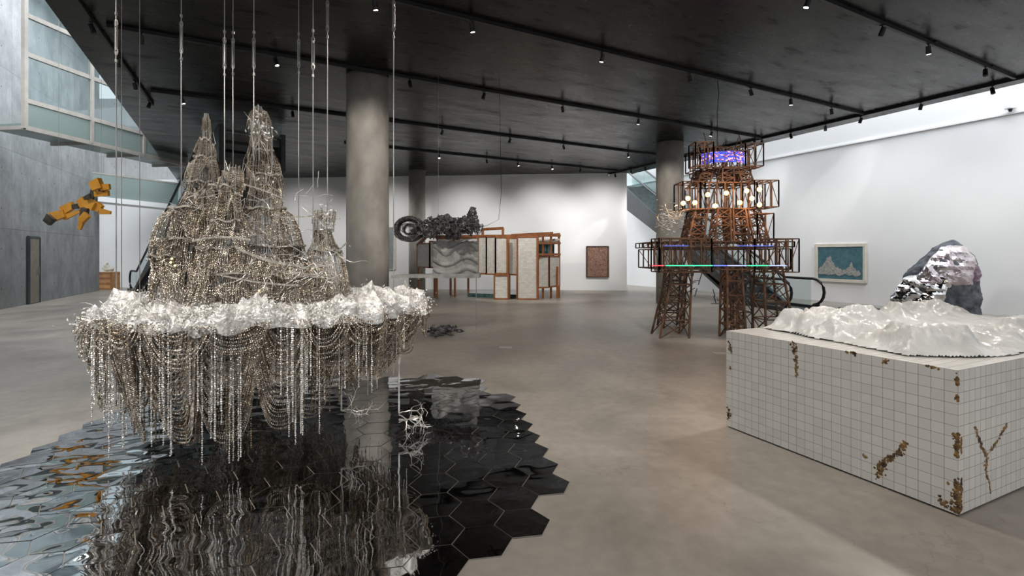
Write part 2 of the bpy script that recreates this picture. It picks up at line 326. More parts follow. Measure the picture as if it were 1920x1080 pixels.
obj('ceiling',mb,M['ceil'],kind='structure',label='black steel panelled ceiling with blotchy patina',cat='ceiling')
for u,Y,r in ((689.5,10.1,.43),(782,21.2,.36),(1256,16.05,.44)):
    X=(u-960)/F*Y; mb=MB(); mb.tube([(X,Y,-.0),(X,Y,1.8),(X,Y,1.802),(X,Y,3.6),(X,Y,3.602),(X,Y,ZC)],r,48)
    obj('concrete_column',mb,M['colc'],smooth=True,base=(X,Y,0),label='round raw concrete column reaching the black ceiling',cat='column')
TRK=[(4.1,-2.2,13.85),(6.95,-2.2,13.85),(9.84,-2.2,13.85),(13.3,-2.2,13.85),(16.6,2.4,13.8)]
def track(p,q,lab):
    d=q-p; L=d.length; d.normalize(); mb=MB(); mb.hexa([(0,-.022,-.06),(L,-.022,-.06),(L,.022,-.06),(0,.022,-.06),(0,-.022,0),(L,-.022,0),(L,.022,0),(0,.022,0)])
    for k in range(7): mb.box((L*(k+.5)/7,0,-.010),(.12,.10,.018))
    o=obj('lighting_track',mb,M['black'],label=lab,cat='lighting track'); o.location=(p.x,p.y,ZC-.003); o.rotation_euler=(0,0,math.atan2(d.y,d.x))
for a,b0,b1 in TRK: track(AB(a,b0),AB(a,b1),'black lighting track fixed under the ceiling')
for b,a0,a1 in ((13.97,-2,17.5),(-2.35,-1,14.5)): track(AB(a0,b),AB(a1,b),'black lighting track along the ceiling edge')
def mk(name,mb,mt):
    me=bpy.data.meshes.new(name); me.from_pydata([tuple(v) for v in mb.v],[],mb.f); me.materials.append(mt); return me
s_=.72
mA=MB(); mA.cyl((0,0,0),(0,0,-.12*s_),.010,8); mA.box((0,0,-.005),(.1*s_,.035*s_,.02*s_)); me_m=mk('mount',mA,M['black'])
dv=Vector((.35,0,-1)).normalized(); c0=Vector((0,0,-.14*s_))
mA=MB(); mA.cyl(c0-dv*.09*s_,c0+dv*.1*s_,.05*s_,14,.055*s_); me_b=mk('lamp_body',mA,M['black'])
mA=MB(); mA.cyl(c0+dv*.098*s_,c0+dv*.106*s_,.042*s_,14); me_l=mk('lamp_lens',mA,M['lens'])
me_l2=me_l.copy(); me_l2.materials.clear(); me_l2.materials.append(M['black'])
spots=[]
for (a,b0,b1) in TRK:
    b=b0+random.uniform(.2,1)
    while b<b1: spots.append((AB(a,b,ZC-.064),random.random()<.5)); b+=random.uniform(1.3,2.8)
a=-1
while a<17: spots.append((AB(a,13.97,ZC-.064),False)); a+=random.uniform(.7,1.4)
a=2
while a<14.3: spots.append((AB(a,-2.35,ZC-.064),False)); a+=random.uniform(.9,1.8)
for p,lit in spots:
    r=thing('track_spotlight',p,'small black track spotlight hanging from the ceiling rail','spotlight','ceiling track spotlights')
    r.rotation_euler=(0,0,random.uniform(0,6.28))
    for nm,me in (('mount',me_m),('lamp_body',me_b),('lamp_lens',me_l if lit else me_l2)):
        c=bpy.data.objects.new(nm,me); COL.objects.link(c); c.parent=r
# ---------------------------------------------------------------- left upper bridge & windows
b1=Vector((-13.05,12.95,0)); b2=Vector((-12.35,18.3,0)); bd=(b2-b1).normalized(); bn=Vector((-bd.y,bd.x,0))
br=thing('glass_footbridge',(b1+b2)/2+Vector((0,0,5.0)),'enclosed glass footbridge with beige steel frames beside concrete wall','footbridge')
mb=MB(); 
for z in (5.02,5.75,7.0,8.05,9.4): mb.beam(b1+Vector((0,0,z)),b2+Vector((0,0,z)),.09,.12)
for k in range(4):
    p=b1+(b2-b1)*k/3; mb.beam(p+Vector((0,0,5.0)),p+Vector((0,0,9.5)),.10)
    mb.beam(p+Vector((0,0,5.02)),p+bn*1.4+Vector((0,0,5.02)),.08,.1)
obj('steel_frame',mb,M['frame'],br)
mb=MB(); mb.hexa([b1+Vector((0,0,5.08)),b2+Vector((0,0,5.08)),b2+bn*1.4+Vector((0,0,5.08)),b1+bn*1.4+Vector((0,0,5.08)),b1+Vector((0,0,5.14)),b2+Vector((0,0,5.14)),b2+bn*1.4+Vector((0,0,5.14)),b1+bn*1.4+Vector((0,0,5.14))]); obj('glass_deck',mb,M['frost'],br)
mb=MB(); mb.beam(b1+Vector((0,0,5.4)),b2+Vector((0,0,5.4)),.02,.7); obj('balustrade_panel',mb,M['frost'],br)
mb=MB(); mb.beam(b1+Vector((0,0,7.6)),b2+Vector((0,0,7.6)),.015,3.6); obj('window_glazing',mb,M['glass'],br)
c1=P(185,375,21.5); c2=P(350,392,23.5)
lb=thing('lower_glass_bridge',(c1+c2)/2,'pale lit glass walkway crossing the atrium','footbridge')
mb=MB(); mb.beam(c1,c2,1.2,.22); obj('walkway_deck',mb,M['white'],lb)
mb=MB(); mb.beam(c1+Vector((0,-.6,.62)),c2+Vector((0,-.6,.62)),.03,1.0); obj('balustrade_glass',mb,M['frost'],lb)
mb=MB(); mb.beam(c1+Vector((0,-.6,1.15)),c2+Vector((0,-.6,1.15)),.06,.06); obj('handrail',mb,M['frame'],lb)
pd,_=line_at(LW0,dL,50); pe,_=line_at(LW0,dL,70); nr=Vector((dL.y,-dL.x,0))
pd+=nr*.03; pe+=nr*.03; Ym=(pd.y+pe.y)/2; zt=HC+(H0-445)/F*Ym
mb=MB(); mb.beam(pd+Vector((0,0,zt/2)),pe+Vector((0,0,zt/2)),.06,zt-.04)
dd=obj('door_1',mb,mat('grey_brown_door',(.20,.17,.14),(.26,.22,.18),rough=.5),kind='structure',label='narrow grey-brown service door in concrete wall',cat='door')
mb=MB(); hp=pe.lerp(pd,.2)+nr*.06; mb.beam(hp+Vector((0,0,.95)),hp+Vector((0,0,1.2)),.03); obj('door_handle',mb,M['cable'],dd)
mb=MB(); 
for p in (pd,pe): mb.beam(p+Vector((0,0,0)),p+Vector((0,0,zt)),.08,.08)
mb.beam(pd+Vector((0,0,zt)),pe+Vector((0,0,zt)),.08,.08); obj('trim_2',mb,M['esc'],kind='structure',label='dark door frame',cat='trim')
# ---------------------------------------------------------------- escalators
def escalator(p0,p1,w,label,glass=True):
    p0=Vector(p0);p1=Vector(p1); d=Vector((p1.x-p0.x,p1.y-p0.y,0)); L=d.length; d.normalize(); s=Vector((-d.y,d.x,0)); rise=p1.z-p0.z
    r=thing('escalator',(p0.x,p0.y,0),label,'escalator'); up=Vector((0,0,1))
    pre=p0-d*1.3; post=p1+d*(1.3 if glass else .1)
    for sg,nm in((-1,'side_panel'),(1,'side_panel')):
        o=s*sg*w/2; th=s*sg*.12; mb=MB()
        for x,y in((pre,p0),(p0,p1),(p1,post)):
            z0=max(x.z-.75,0) if x is not pre else 0; z1=max(y.z-.95,0)
            zt0=x.z+.12; zt1=y.z+.12
            a0=Vector((x.x,x.y,0))+o; a1=Vector((y.x,y.y,0))+o
            mb.hexa([a0+up*z0,a1+up*z1,a1+th+up*z1,a0+th+up*z0,a0+up*zt0,a1+up*zt1,a1+th+up*zt1,a0+th+up*zt0])
        obj(nm,mb,M['esc'],r)
        mb=MB()
        for x,y in((pre+d*.3,p0),(p0,p1),(p1,post)): mb.hexa([x+o+up*.1,y+o+up*.1,y+o+s*sg*.02+up*.1,x+o+s*sg*.02+up*.1,x+o+up*.88,y+o+up*.88,y+o+s*sg*.02+up*.88,x+o+s*sg*.02+up*.88])
        obj('glass_balustrade',mb,M['glass'],r)
        mb=MB(); pts=[pre+o+up*.15]
        for k in range(9):
            t=math.pi*(k/8); pts.append(pre+o+up*(.53-.38*math.cos(t))-d*(.38*math.sin(t))+d*.2)
        pts+= [p0+o+up*.91,p1+o+up*.91,post+o+up*.91]
        mb.tube(pts,.04,8); obj('handrail',mb,M['black'],r,smooth=True)
    mb=MB(); n=int(L/.4)
    for k in range(n):
        a=p0+d*(L*k/n)+up*(rise*k/n); mb.box(a+d*.2+up*.02,(.42,w-.02,.2),d,s)
    mb.box(pre+d*.65+up*.02,(1.3,w,.03),d,s); mb.box(p1+(post-p1)/2+up*.01,((post-p1).length,w,.05),d,s)
    obj('steps',mb,M['step'],r)
    mb=MB(); mb.hexa([p0+s*w/2+d*.9,p1+s*w/2-up*.75,p1-s*w/2-up*.75,p0-s*w/2+d*.9,p0+s*w/2+d*.9+up*.1,p1+s*w/2-up*.6,p1-s*w/2-up*.6,p0-s*w/2+d*.9+up*.1]); obj('soffit',mb,M['esc'],r)
    return r
escalator((8.1,15.2,0),(6.1,24.2,5.0),1.1,'dark escalator with glass sides rising beside white wall')
escalator((-15.6,21.3,0),(-7.3,13.6,5.0),1.5,'dark-clad escalator rising into the black ceiling',False)
# ---------------------------------------------------------------- mirror floor
pg=[(-.5,6.35),(-.1,5.4),(.13,4.7),(.3,4.0),(.36,3.4),(.1,2.8),(-.2,2.4),(-.5,2.0),(-3.0,2.0),(-3.8,3.2),(-4.05,4.2),(-4.1,5.1),(-3.5,5.8),(-2.5,6.3)]
def inside(x,y):
    c=False; j=len(pg)-1
    for i in range(len(pg)):
        xi,yi=pg[i];xj,yj=pg[j]
        if (yi>y)!=(yj>y) and x<(xj-xi)*(y-yi)/(yj-yi)+xi: c=not c
        j=i
    return c
R=.172; mb=MB(); vs=[]; 
for rr,z in((R*.980,0.0),(R*.980,.005)):
    vs+=[(rr*math.cos(math.radians(60*k+10)),rr*math.sin(math.radians(60*k+10)),z) for k in range(6)]
fs=[tuple(range(6,12)),tuple(range(5,-1,-1))]+[(k,(k+1)%6,6+(k+1)%6,6+k) for k in range(6)]
mb.add(vs,fs); me_h=mk('mirror_tile',mb,M['mirror']); cnt=0
e1=Vector((math.cos(math.radians(40)),math.sin(math.radians(40))))*R*math.sqrt(3); e2=Vector((math.cos(math.radians(100)),math.sin(math.radians(100))))*R*math.sqrt(3)
for i in range(-30,31):
    for j in range(-30,31):
        x=-2+e1.x*i+e2.x*j; y=4.2+e1.y*i+e2.y*j
        if inside(x,y) and cnt<300:
            o=bpy.data.objects.new('mirror_tile',me_h); COL.objects.link(o); o.location=(x,y,.002); o.rotation_euler=(random.gauss(0,.005),random.gauss(0,.005),0)
            o['label']='hexagonal dark mirror tile laid on the concrete floor'; o['category']='floor tile'; o['group']='hexagonal mirror tiles under the hanging sculpture'; cnt+=1
# ---------------------------------------------------------------- SHIP
SC=Vector((-2.26,4.45,0)); ZD=1.13
ship=thing('hanging_chain_sculpture',(SC.x,SC.y,.05),'suspended silver chain sculpture like a floating castle above mirror tiles','sculpture')
def rimR(t): return 1+.07*math.sin(3*t+1)+.05*math.sin(7*t)+.035*math.sin(13*t+2)
RX,RY=1.30,1.0
def rim(t,s=1,z=0): r=rimR(t)*s; return np.array([SC.x+RX*r*math.cos(t),SC.y+RY*r*math.sin(t),ZD+z])
def depth_at(x):
    f=(x-(SC.x-RX))/(2*RX)
    return np.interp(f,[0,.1,.25,.45,.62,.72,.85,.93,1],[.60,.86,1.05,1.0,1.04,.94,.78,.62,.50])
paths=[];br_paths=[];fr=[]
def bundle(tc,w0,base,nl,off,pbr,shr=.17):
    for q in range(nl):
        f=(q+1)/nl; w=w0*(.45+.55*f**.8)+random.uniform(-.003,.003); D=base*(.12+.86*f)+random.uniform(-.006,.006); lay=off*random.choice([1,.985,.97])
        t=np.linspace(-1,1,36); h=1-np.abs(t)**(2.2+1.0*f)
        p=[]
        for tt,hh in zip(t,h):
            pp=rim(tc+w*tt,lay*(1-shr*(hh*D)**1.4)); pp[2]=ZD-.01-D*hh; p.append(pp)
        (br_paths if random.random()<pbr else paths).append(p)
NB=18
for k in range(NB):
    tc=2*math.pi*(k+random.uniform(-.2,.2))/NB
    base=min(1.04,depth_at(rim(tc)[0])*random.uniform(.80,1.03))
    if math.sin(tc)>.2: base*=.85
    bundle(tc,random.uniform(.17,.27),base,29,random.choice([1.03,.98,.94]),.25)
for k in range(16):
    tc=2*math.pi*(k+random.uniform(-.3,.3))/16; s0=random.uniform(.72,.86)
    bundle(tc,random.uniform(.2,.35),min(1.0,depth_at(rim(tc,s0)[0])*random.uniform(.8,1.0)),20,s0,.8,.12)
for k in range(20):
    tc=2*math.pi*(k+random.uniform(-.3,.3))/20; bundle(tc,random.uniform(.12,.22),random.uniform(.15,.38),9,1.05,.15)
for k in range(260):
    tc=random.uniform(0,6.283); s0=random.uniform(.70,.93); top=rim(tc,s0); D=min(1.0,depth_at(top[0])*random.uniform(.6,.95))
    br_paths.append([[top[0],top[1],ZD-D*zz] for zz in np.linspace(0,1,3)])
frc=[-2.65,-2.25,-1.75,-1.45,-1.0,-.6,-.2,-3.0,.6,2.2]
for k in range(210):
    tc=random.gauss(random.choice(frc),.06); s0=random.uniform(.82,1.04); top=rim(tc,s0); D=min(1.05,depth_at(top[0])*random.uniform(.5,1.07))
    fr.append([[top[0],top[1],ZD-D*zz] for zz in np.linspace(0,1,3)])
mb=MB(); mb.beads(paths,.0150,.0060); obj('chain_drape',mb,M['chain'],ship,kind='stuff',label='swagged aged silver bead chains')
mb=MB(); mb.beads(br_paths,.0180,.0068); obj('brown_chain_drape',mb,M['brownchain'],ship,kind='stuff',label='dark bronze bead chains')
mb=MB(); mb.beads(fr,.0165,.0070,.0010); obj('crystal_fringe',mb,M['silver'],ship,kind='stuff',label='bright glass bead fringe')
mb=MB(); NR,NT=32,240; vs=[];fs=[]
for i in range(NR+2):
    s=.02+.99*min(i,NR)/NR
    for k in range(NT):
        t=2*math.pi*k/NT; p=rim(t,s); q=Vector(p)
        edge=math.exp(-((s-.90)/.12)**2)
        h=noise.fractal(q*5,.6,2.2,5)*.07+noise.fractal(q*18,.7,2.2,3)*.045
        z=ZD+.02+h*(.5+1.3*edge)+edge*.07*(1+2.2*noise.noise(q*3)) - (0.05 if i==NR else 0)
        rr=1+noise.noise(q*9)*.07*(s>.8)
        if i==NR+1: z=ZD-.07+.05*noise.noise(q*8)
        vs.append((SC.x+(p[0]-SC.x)*rr,SC.y+(p[1]-SC.y)*rr,z))
for i in range(NR+1):
    for k in range(NT): fs.append((i*NT+k,i*NT+(k+1)%NT,(i+1)*NT+(k+1)%NT,(i+1)*NT+k))
mb.add(vs,fs); obj('foil_deck',mb,M['foil'],ship,label='crumpled silver foil island deck')
mb=MB()
for k in range(6800):
    t=random.uniform(0,6.283); s=random.gauss(.95,.06) if random.random()<.7 else random.uniform(.3,1); c=Vector(rim(t,s)); c.z+=.02+abs(random.gauss(0,.040))*(1+1.6*noise.noise(Vector(rim(t,1))*4)) - (random.uniform(0,.09) if s>.97 else 0)
    a=Vector((random.gauss(0,1),random.gauss(0,1),random.gauss(0,1))).normalized()*random.uniform(.006,.019); b=a.cross(Vector((random.gauss(0,1),random.gauss(0,1),random.gauss(0,1)))).normalized()*random.uniform(.005,.012)
    n=a.cross(b).normalized()*random.uniform(-.008,.008)
    mb.add([c-a,c-b+n,c+a,c+b+n],[(0,1,2),(0,2,3)])
obj('foil_fragments',mb,M['crust'],ship,kind='stuff',label='scattered crystal and foil fragments')
def wig(start,d,n,step,jit,drop=0):
    p=Vector(start); d=Vector(d).normalized(); pts=[p.copy()]
    for i in range(n):
        d=(d+Vector((random.gauss(0,jit),random.gauss(0,jit),random.gauss(0,jit)-drop))).normalized(); p=p+d*step; pts.append(p.copy())
    return pts
mb=MB()
for k in range(460):
    t=random.uniform(0,6.283); c=rim(t,random.uniform(.75,1.0),.05); o=Vector((math.cos(t),math.sin(t),.8))
    mb.tube(wig(c,o,9,.018,.6),.003,4,r1=.0018)
obj('wire_tendril',mb,M['silver'],ship,kind='stuff',label='curling silver wires along the deck rim')
mb=MB()
def branch(p,d,n,step,r,lv):
    pts=wig(p,d,n,step,.28); mb.tube(pts,r,5,r1=r*.4)
    if lv>0:
        for q in range(3):
            i=random.randint(n//4,n); branch(pts[i],(pts[min(i,n)]-pts[i-1])+Vector((random.gauss(0,.02),random.gauss(0,.02),random.gauss(0,.02))),int(n*.7),step*.8,r*.6,lv-1)
s1=P(748,700,4.35); s2=P(748,775,4.35)
mb.tube([P(748,600,4.4),s1,s2],.008,6)
for k in range(5): branch(s2+Vector((0,0,random.uniform(-.1,.05))),(1,random.uniform(-.4,.4),random.uniform(-.2,.35)),10,.034,.006,2)
s3=P(640,770,4.2); mb.tube([P(640,640,4.2),s3],.007,6)
for k in range(4): branch(s3,(1,random.uniform(-.4,.4),random.uniform(-.1,.3)),8,.033,.005,2)
for i in range(len(mb.v)): mb.v[i]=(mb.v[i][0],mb.v[i][1],max(mb.v[i][2],.03))
obj('branching_coral',mb,M['silver'],ship,kind='stuff',label='branching silver coral tendrils below the drape')
def px(u,v,Y=4.6): return P(u,v,Y)
T=[
 [(387,217,387,264,4,8),(386,262,383,302,9,19),(382,296,378,352,14,30),(376,342,372,408,20,44),(362,392,352,462,36,60),(350,450,338,568,46,54)],
 [(484,203,488,244,6,22),(488,238,490,292,14,26),(494,284,496,344,16,30),(498,330,499,404,24,40),(500,392,504,478,30,60),(500,462,500,568,56,82)],
 [(436,314,432,358,14,22),(431,350,428,428,16,32),(425,415,418,480,24,44),(412,465,402,568,34,56)],
 [(608,395,606,437,19,19),(605,432,610,480,14,34),(610,470,620,568,26,36)],
 [(308,446,306,485,16,24),(307,480,316,568,22,34)],
 [(556,492,562,525,30,54),(566,518,575,568,44,66)],
 [(456,478,452,520,40,78),(452,512,450,568,74,92)],
]
Yt=[4.5,4.8,4.3,4.75,4.35,4.5,4.45]
tp=[];tb=[]
for ti,tiers in enumerate(T):
    Y=Yt[ti]; k=Y/F; frm=MB()
    for i,(u0,v0,u1,v1,r0,r1) in enumerate(tiers):
        c0=px(u0,v0,Y); c1=px(u1,v1,Y); r0*=k; r1*=k
        N=max(14,int(2*math.pi*max(r0,r1)/.023)); hh=c0.z-c1.z
        bell=(i%2==0) or r1<.12; gate=random.uniform(0,6)
        ph=random.uniform(0,6); pwr=.45 if bell else 1.9
        for q in range(N):
            a=2*math.pi*q/N+random.uniform(-.012,.012)
            if noise.noise(Vector((math.cos(a)*1.8+gate,math.sin(a)*1.8,ti*3.1+i)))>.25: continue
            p=[]; hem=.95+.35*noise.noise(Vector((math.cos(a)*2.5,math.sin(a)*2.5,gate)))
            for t in np.linspace(0,hem,9):
                e=t**pwr
                rr=r0+(r1-r0)*e; wv=1+.10*math.sin(a*4+ph)+.06*math.sin(a*9+ph*2)
                c=c0.lerp(c1,t); p.append((c.x+math.cos(a)*rr*wv,c.y+math.sin(a)*rr*.8*wv,c.z-.01))
            (tp if random.random()<.7 else tb).append(p)
        M_=max(3,int(2*math.pi*r1/.17))
        for q in range(M_):
            a0=2*math.pi*q/M_+random.uniform(-.2,.2); da=2*math.pi/M_*random.uniform(.95,1.4); z0=random.uniform(0,.45)
            for lay in range(6):
                D=.08+.085*lay; p=[]
                for t in np.linspace(0,1,12):
                    a=a0+da*t; h=z0+4*t*(1-t)*D; rr=(r0+(r1-r0)*(min(h,1.1)**pwr))*1.10
                    cc=c0.lerp(c1,h); p.append((cc.x+math.cos(a)*rr,cc.y+math.sin(a)*rr*.8,cc.z))
                tp.append(p)
        if i>0:
            seg=26; bm_=MB(); vs=[]
            for s in range(seg):
                a=2*math.pi*s/seg; w=1.16+.18*noise.noise(Vector((math.cos(a)*3,math.sin(a)*3,ti*5+i)))+.05*(s%2); dz=.012*math.sin(s*1.3+ti)
                for rr_,zz_ in((.80,.005),(w,.010),(w,-.006),(.80,-.005)): vs.append((c0.x+math.cos(a)*r0*rr_,c0.y+math.sin(a)*r0*rr_*.82,c0.z+zz_+dz))
            fs=[(s*4+j,s*4+(j+1)%4,((s+1)%seg)*4+(j+1)%4,((s+1)%seg)*4+j) for s in range(seg) for j in range(4)]
            bm_.add(vs,fs); obj('ring_platform',bm_,M['ribbon'],ship,label='ragged silver ring platform around a tower')
        for q in range(7):
            a=2*math.pi*q/7+ti; frm.tube([(c0.x+math.cos(a)*r0*.9,c0.y+math.sin(a)*r0*.7,c0.z+.02),(c1.x+math.cos(a)*r1*.8,c1.y+math.sin(a)*r1*.6,c1.z)],.004,4)
    obj('inner_frame',frm,M['cable'],ship,kind='stuff',label='thin steel armature inside a tower')
for (u0,v0,u1,v1,drop,Y) in ((352,382,412,372,70,4.3),(510,352,534,378,100,4.5),(322,400,298,462,60,4.3),(440,455,545,492,56,4.15),(345,470,440,462,60,4.12),(300,500,345,505,60,4.15),(590,505,650,500,50,4.4)):
    a=px(u0,v0,Y); b=px(u1,v1,Y); n=max(8,int((b-a).length/.018))
    for q in range(n+1):
        t=q/n; c=a.lerp(b,t); c.z-=.05*4*t*(1-t); L=drop*Y/F*(.65+.35*math.sin(t*math.pi))*random.uniform(.9,1.04)
        bul_=.05*math.sin(t*math.pi); (tp if random.random()<.7 else tb).append([(c.x+.02*math.sin(s*3+t*4),c.y-bul_*math.sin(s*2.6),c.z-L*s) for s in np.linspace(0,1,7)])
mb=MB(); mb.beads(tp,.0145,.0056); obj('tower_chain_sail',mb,M['chain'],ship,kind='stuff',label='tiered sails of hanging silver chains')
mb=MB(); mb.beads(tb,.0155,.0058); obj('tower_brown_chain',mb,M['brownchain'],ship,kind='stuff',label='bronze chain strands between silver ones')
def ribbon(ps,w):
    ps=[Vector(p) for p in ps]; vs=[];fs=[]; mb=MB()
    for i,p in enumerate(ps): vs+=[p+Vector((0,0,w/2)),p-Vector((0,0,w/2))]
    for i in range(len(ps)-1): fs.append((2*i,2*i+1,2*i+3,2*i+2))
    mb.add(vs,fs); obj('silver_ribbon',mb,M['ribbon'],ship,label='woven silver tape draped between towers')
def curve3(a,b,sag,n=12): a=Vector(a);b=Vector(b); return [a.lerp(b,t)-Vector((0,0,sag*4*t*(1-t))) for t in [i/n for i in range(n+1)]]
for a,b,s,w in (((360,452,4.12),(470,450,4.12),-.03,.018),((440,462,4.1),(570,498,4.15),.04,.024),((560,505,4.2),(650,455,4.5),.05,.02),((375,505,4.1),(560,535,4.1),.03,.016),((520,405,4.5),(610,400,4.6),.02,.012),((390,345,4.3),(455,368,4.25),-.02,.012),((330,455,4.2),(300,470,4.3),0,.012),((455,345,4.25),(530,372,4.35),-.01,.012)):
    ribbon(curve3(px(*a),px(*b),s),w)
mb=MB()
for k in range(34):
    a=px(random.uniform(480,640),random.uniform(470,520),4.2); mb.tube(wig(a,(random.uniform(-1,1),-.3,random.uniform(-.6,.3)),10,.03,.25),.004,4,r1=.002)
for k in range(60):
    a=px(random.uniform(340,600),random.uniform(345,450),4.35); mb.tube(wig(a,(random.uniform(-1,1),-.2,random.uniform(-.5,.7)),6,.024,.15),.0035,4,r1=.0025)
for k in range(40):
    c=random.choice([(487,235),(487,290),(386,290),(434,335),(608,405),(498,345)]); a=px(c[0]+random.uniform(-22,22),c[1]+random.uniform(-20,20),4.5); mb.tube([a,a+Vector((random.gauss(0,.05),random.gauss(0,.04),random.uniform(.02,.13)))],.003,4,r1=.0015)
obj('loose_wire',mb,M['silver'],ship,kind='stuff',label='loose curling silver wires and struts')
mb=MB()
for (u,v,n,sp) in((484,238,90,.05),(487,212,25,.02),(502,250,40,.04),(387,245,15,.015),(434,330,40,.045),(608,400,50,.05),(608,425,30,.04),(470,470,70,.16),(320,470,60,.08),(560,500,80,.14),(500,335,30,.06),(378,350,25,.06),(386,300,15,.03)):
    c0=px(u,v,4.5)
    for k in range(n):
        c=c0+Vector((random.gauss(0,sp),random.gauss(0,sp),random.gauss(0,sp*.9)))
        a=Vector([random.gauss(0,1) for _ in range(3)]).normalized()*random.uniform(.008,.024); b=a.cross(Vector([random.gauss(0,1) for _ in range(3)])).normalized()*random.uniform(.004,.010)
        mb.add([c-a,c-b,c+a,c+b],[(0,1,2,3)])
obj('crystal_shard',mb,M['foil'],ship,kind='stuff',label='clusters of small mirror shards on the towers')
for (u0,v0,u1,v1) in((387,213,387,330),(484,196,486,300),(394,230,391,290),(470,222,476,300),(510,238,510,310),(499,222,502,290),(596,393,596,435),(626,395,626,435),(372,262,374,330),(448,318,448,380),(418,322,416,390)):
    mb=MB(); mb.tube([px(u0,v0,4.6),px(u1,v1,4.6)],.006,5); obj('mast',mb,M['cable'],ship,label='thin metal mast on a tower top')
for (u,v) in((320,492),(328,498),(322,485),(486,545)):
    mb=MB(); mb.sphere(px(u,v,4.1),.009); obj('light_bulb',mb,M['glow'],ship,label='tiny warm light')
cab=[(218,570,4.1),(228,560,4.7),(262,560,4.9),(340,400,4.5),(421,355,4.5),(437,330,4.7),(476,240,4.6),(560,480,5.0),(587,490,4.3),(614,395,4.6),(738,565,4.6)]
for u,v,Y in cab:
    b=P(u,v,Y); mb=MB(); mb.tube([b,(b.x,b.y,ZC)],.005 if u not in(228,262) else .004,6)
    c=obj('suspension_cable',mb,M['cable'],ship,label='thin steel suspension cable')
    if u in(228,262): continue
    zz=HC+(H0-random.choice([70,100,30]))/F*Y; mb=MB()
    mb.tube([(b.x+.012,b.y,zz+.10),(b.x+.012,b.y,zz-.10)],.0035,5); mb.tube([(b.x-.012,b.y,zz+.10),(b.x-.012,b.y,zz-.10)],.0035,5)
    for dz in(.12,-.12):
        mb.tube([(b.x+.014*math.cos(a),b.y,zz+dz+.03*math.sin(a)) for a in np.linspace(0,6.28,12,endpoint=False)],.004,5,True)
    for dz in(.10,-.10,.2,-.2): mb.cyl((b.x,b.y,zz+dz-.012),(b.x,b.y,zz+dz+.012),.012,8)
    obj('turnbuckle',mb,M['cable'],c)
# ---------------------------------------------------------------- PLINTH
PC=Vector((2.74,2.97,0)); pa=Vector((-.73,1.565,0)); La=pa.length; pa.normalize(); pb=Vector((pa.y,-pa.x,0)); Lb=3.46; HP=.9
pl=thing('tiled_plinth',PC,'large white square-tiled plinth with rusty broken patches','plinth')
mb=MB(); vs=[PC,PC+pb*Lb,PC+pb*Lb+pa*La,PC+pa*La]; mb.hexa([v+Vector((0,0,.012)) for v in vs]+[v+Vector((0,0,HP)) for v in vs])
o=obj('tiled_body',mb,M['tile'],pl)
me=o.data; ul=me.uv_layers.new(name='UV')
for p in me.polygons:
    nn=p.normal
    for li in p.loop_indices:
        c=me.vertices[me.loops[li].vertex_index].co; s=c.dot(pb); t=c.dot(pa)
        ul.data[li].uv=(s,t) if abs(nn.z)>.5 else ((t,c.z) if abs(nn.dot(pb))>.5 else (s,c.z))
mb=MB(); vs2=[PC+pa*.02+pb*.02,PC+pb*(Lb-.02)+pa*.02,PC+pb*(Lb-.02)+pa*(La-.02),PC+pa*(La-.02)+pb*.02]; mb.hexa([v+Vector((0,0,0)) for v in vs2]+[v+Vector((0,0,.012)) for v in vs2]); obj('shadow_gap_base',mb,M['black'],pl)
mb=MB()
def dmg(poly,face,w,dens=220):
    d,nrm=(pa,-pb) if face=='L' else (pb,-pa)
    pts=[]
    for (u,v) in poly:
        q,t=line_at(PC,d,u); z=HC+(H0-v)/F*q.y; pts.append(Vector((q.x,q.y,min(z,HP-.005))))
    for i in range(len(pts)-1):
        L=(pts[i+1]-pts[i]).length
        for k in range(max(3,int(dens*1.2*L))):
            c=pts[i].lerp(pts[i+1],random.random())+d*random.gauss(0,w)+Vector((0,0,random.gauss(0,w)))
            c.z=max(.03,min(HP-.004,c.z)); r=random.uniform(.004,.012)
            if c.dot(d)<PC.dot(d): c+=d*(PC.dot(d)-c.dot(d)); 
            m=7; ring=[c+d*math.cos(6.28*j/m)*r*random.uniform(.5,1.4)+Vector((0,0,math.sin(6.28*j/m)*r*random.uniform(.5,1.6)))+nrm*.0005 for j in range(m)]
            ring.append(c+nrm*random.uniform(.001,.004)); mb.add(ring,[(j,(j+1)%m,m) for j in range(m)])
dmg([(1488,640),(1492,668)],'L',.012); dmg([(1492,668),(1494,705)],'L',.006,200); dmg([(1368,640),(1370,660)],'L',.008); dmg([(1369,685),(1370,692)],'L',.006); dmg([(1366,765),(1367,785)],'L',.012)
dmg([(1645,895),(1655,868)],'L',.015,330); dmg([(1655,868),(1690,845),(1697,828)],'L',.009,330); dmg([(1620,855),(1628,860)],'L',.006)
dmg([(1796,705),(1796,720)],'L',.008,260); dmg([(1796,745),(1796,752)],'L',.006,230); dmg([(1795,815),(1796,855)],'L',.010,330); dmg([(1795,905),(1796,962)],'L',.016,420); dmg([(1760,935),(1790,960)],'L',.010,230); dmg([(1802,820),(1802,850)],'F',.004,300); dmg([(1802,900),(1802,960)],'F',.008,300)
dmg([(1828,800),(1838,830),(1850,855)],'F',.007,230); dmg([(1850,855),(1848,880)],'F',.013,260); dmg([(1848,880),(1858,925)],'F',.005,160); dmg([(1850,855),(1870,825),(1888,795)],'F',.006,170)
dmg([(1758,687),(1738,684)],'L',.008,160); dmg([(1662,671),(1655,684)],'L',.008,160); dmg([(1580,656),(1605,661)],'L',.005,110)
obj('broken_patch',mb,M['rust'],pl,kind='stuff',label='rusty foam showing through broken tiles')
mb=MB(); NS,NTt=280,150; vs=[];fs=[]
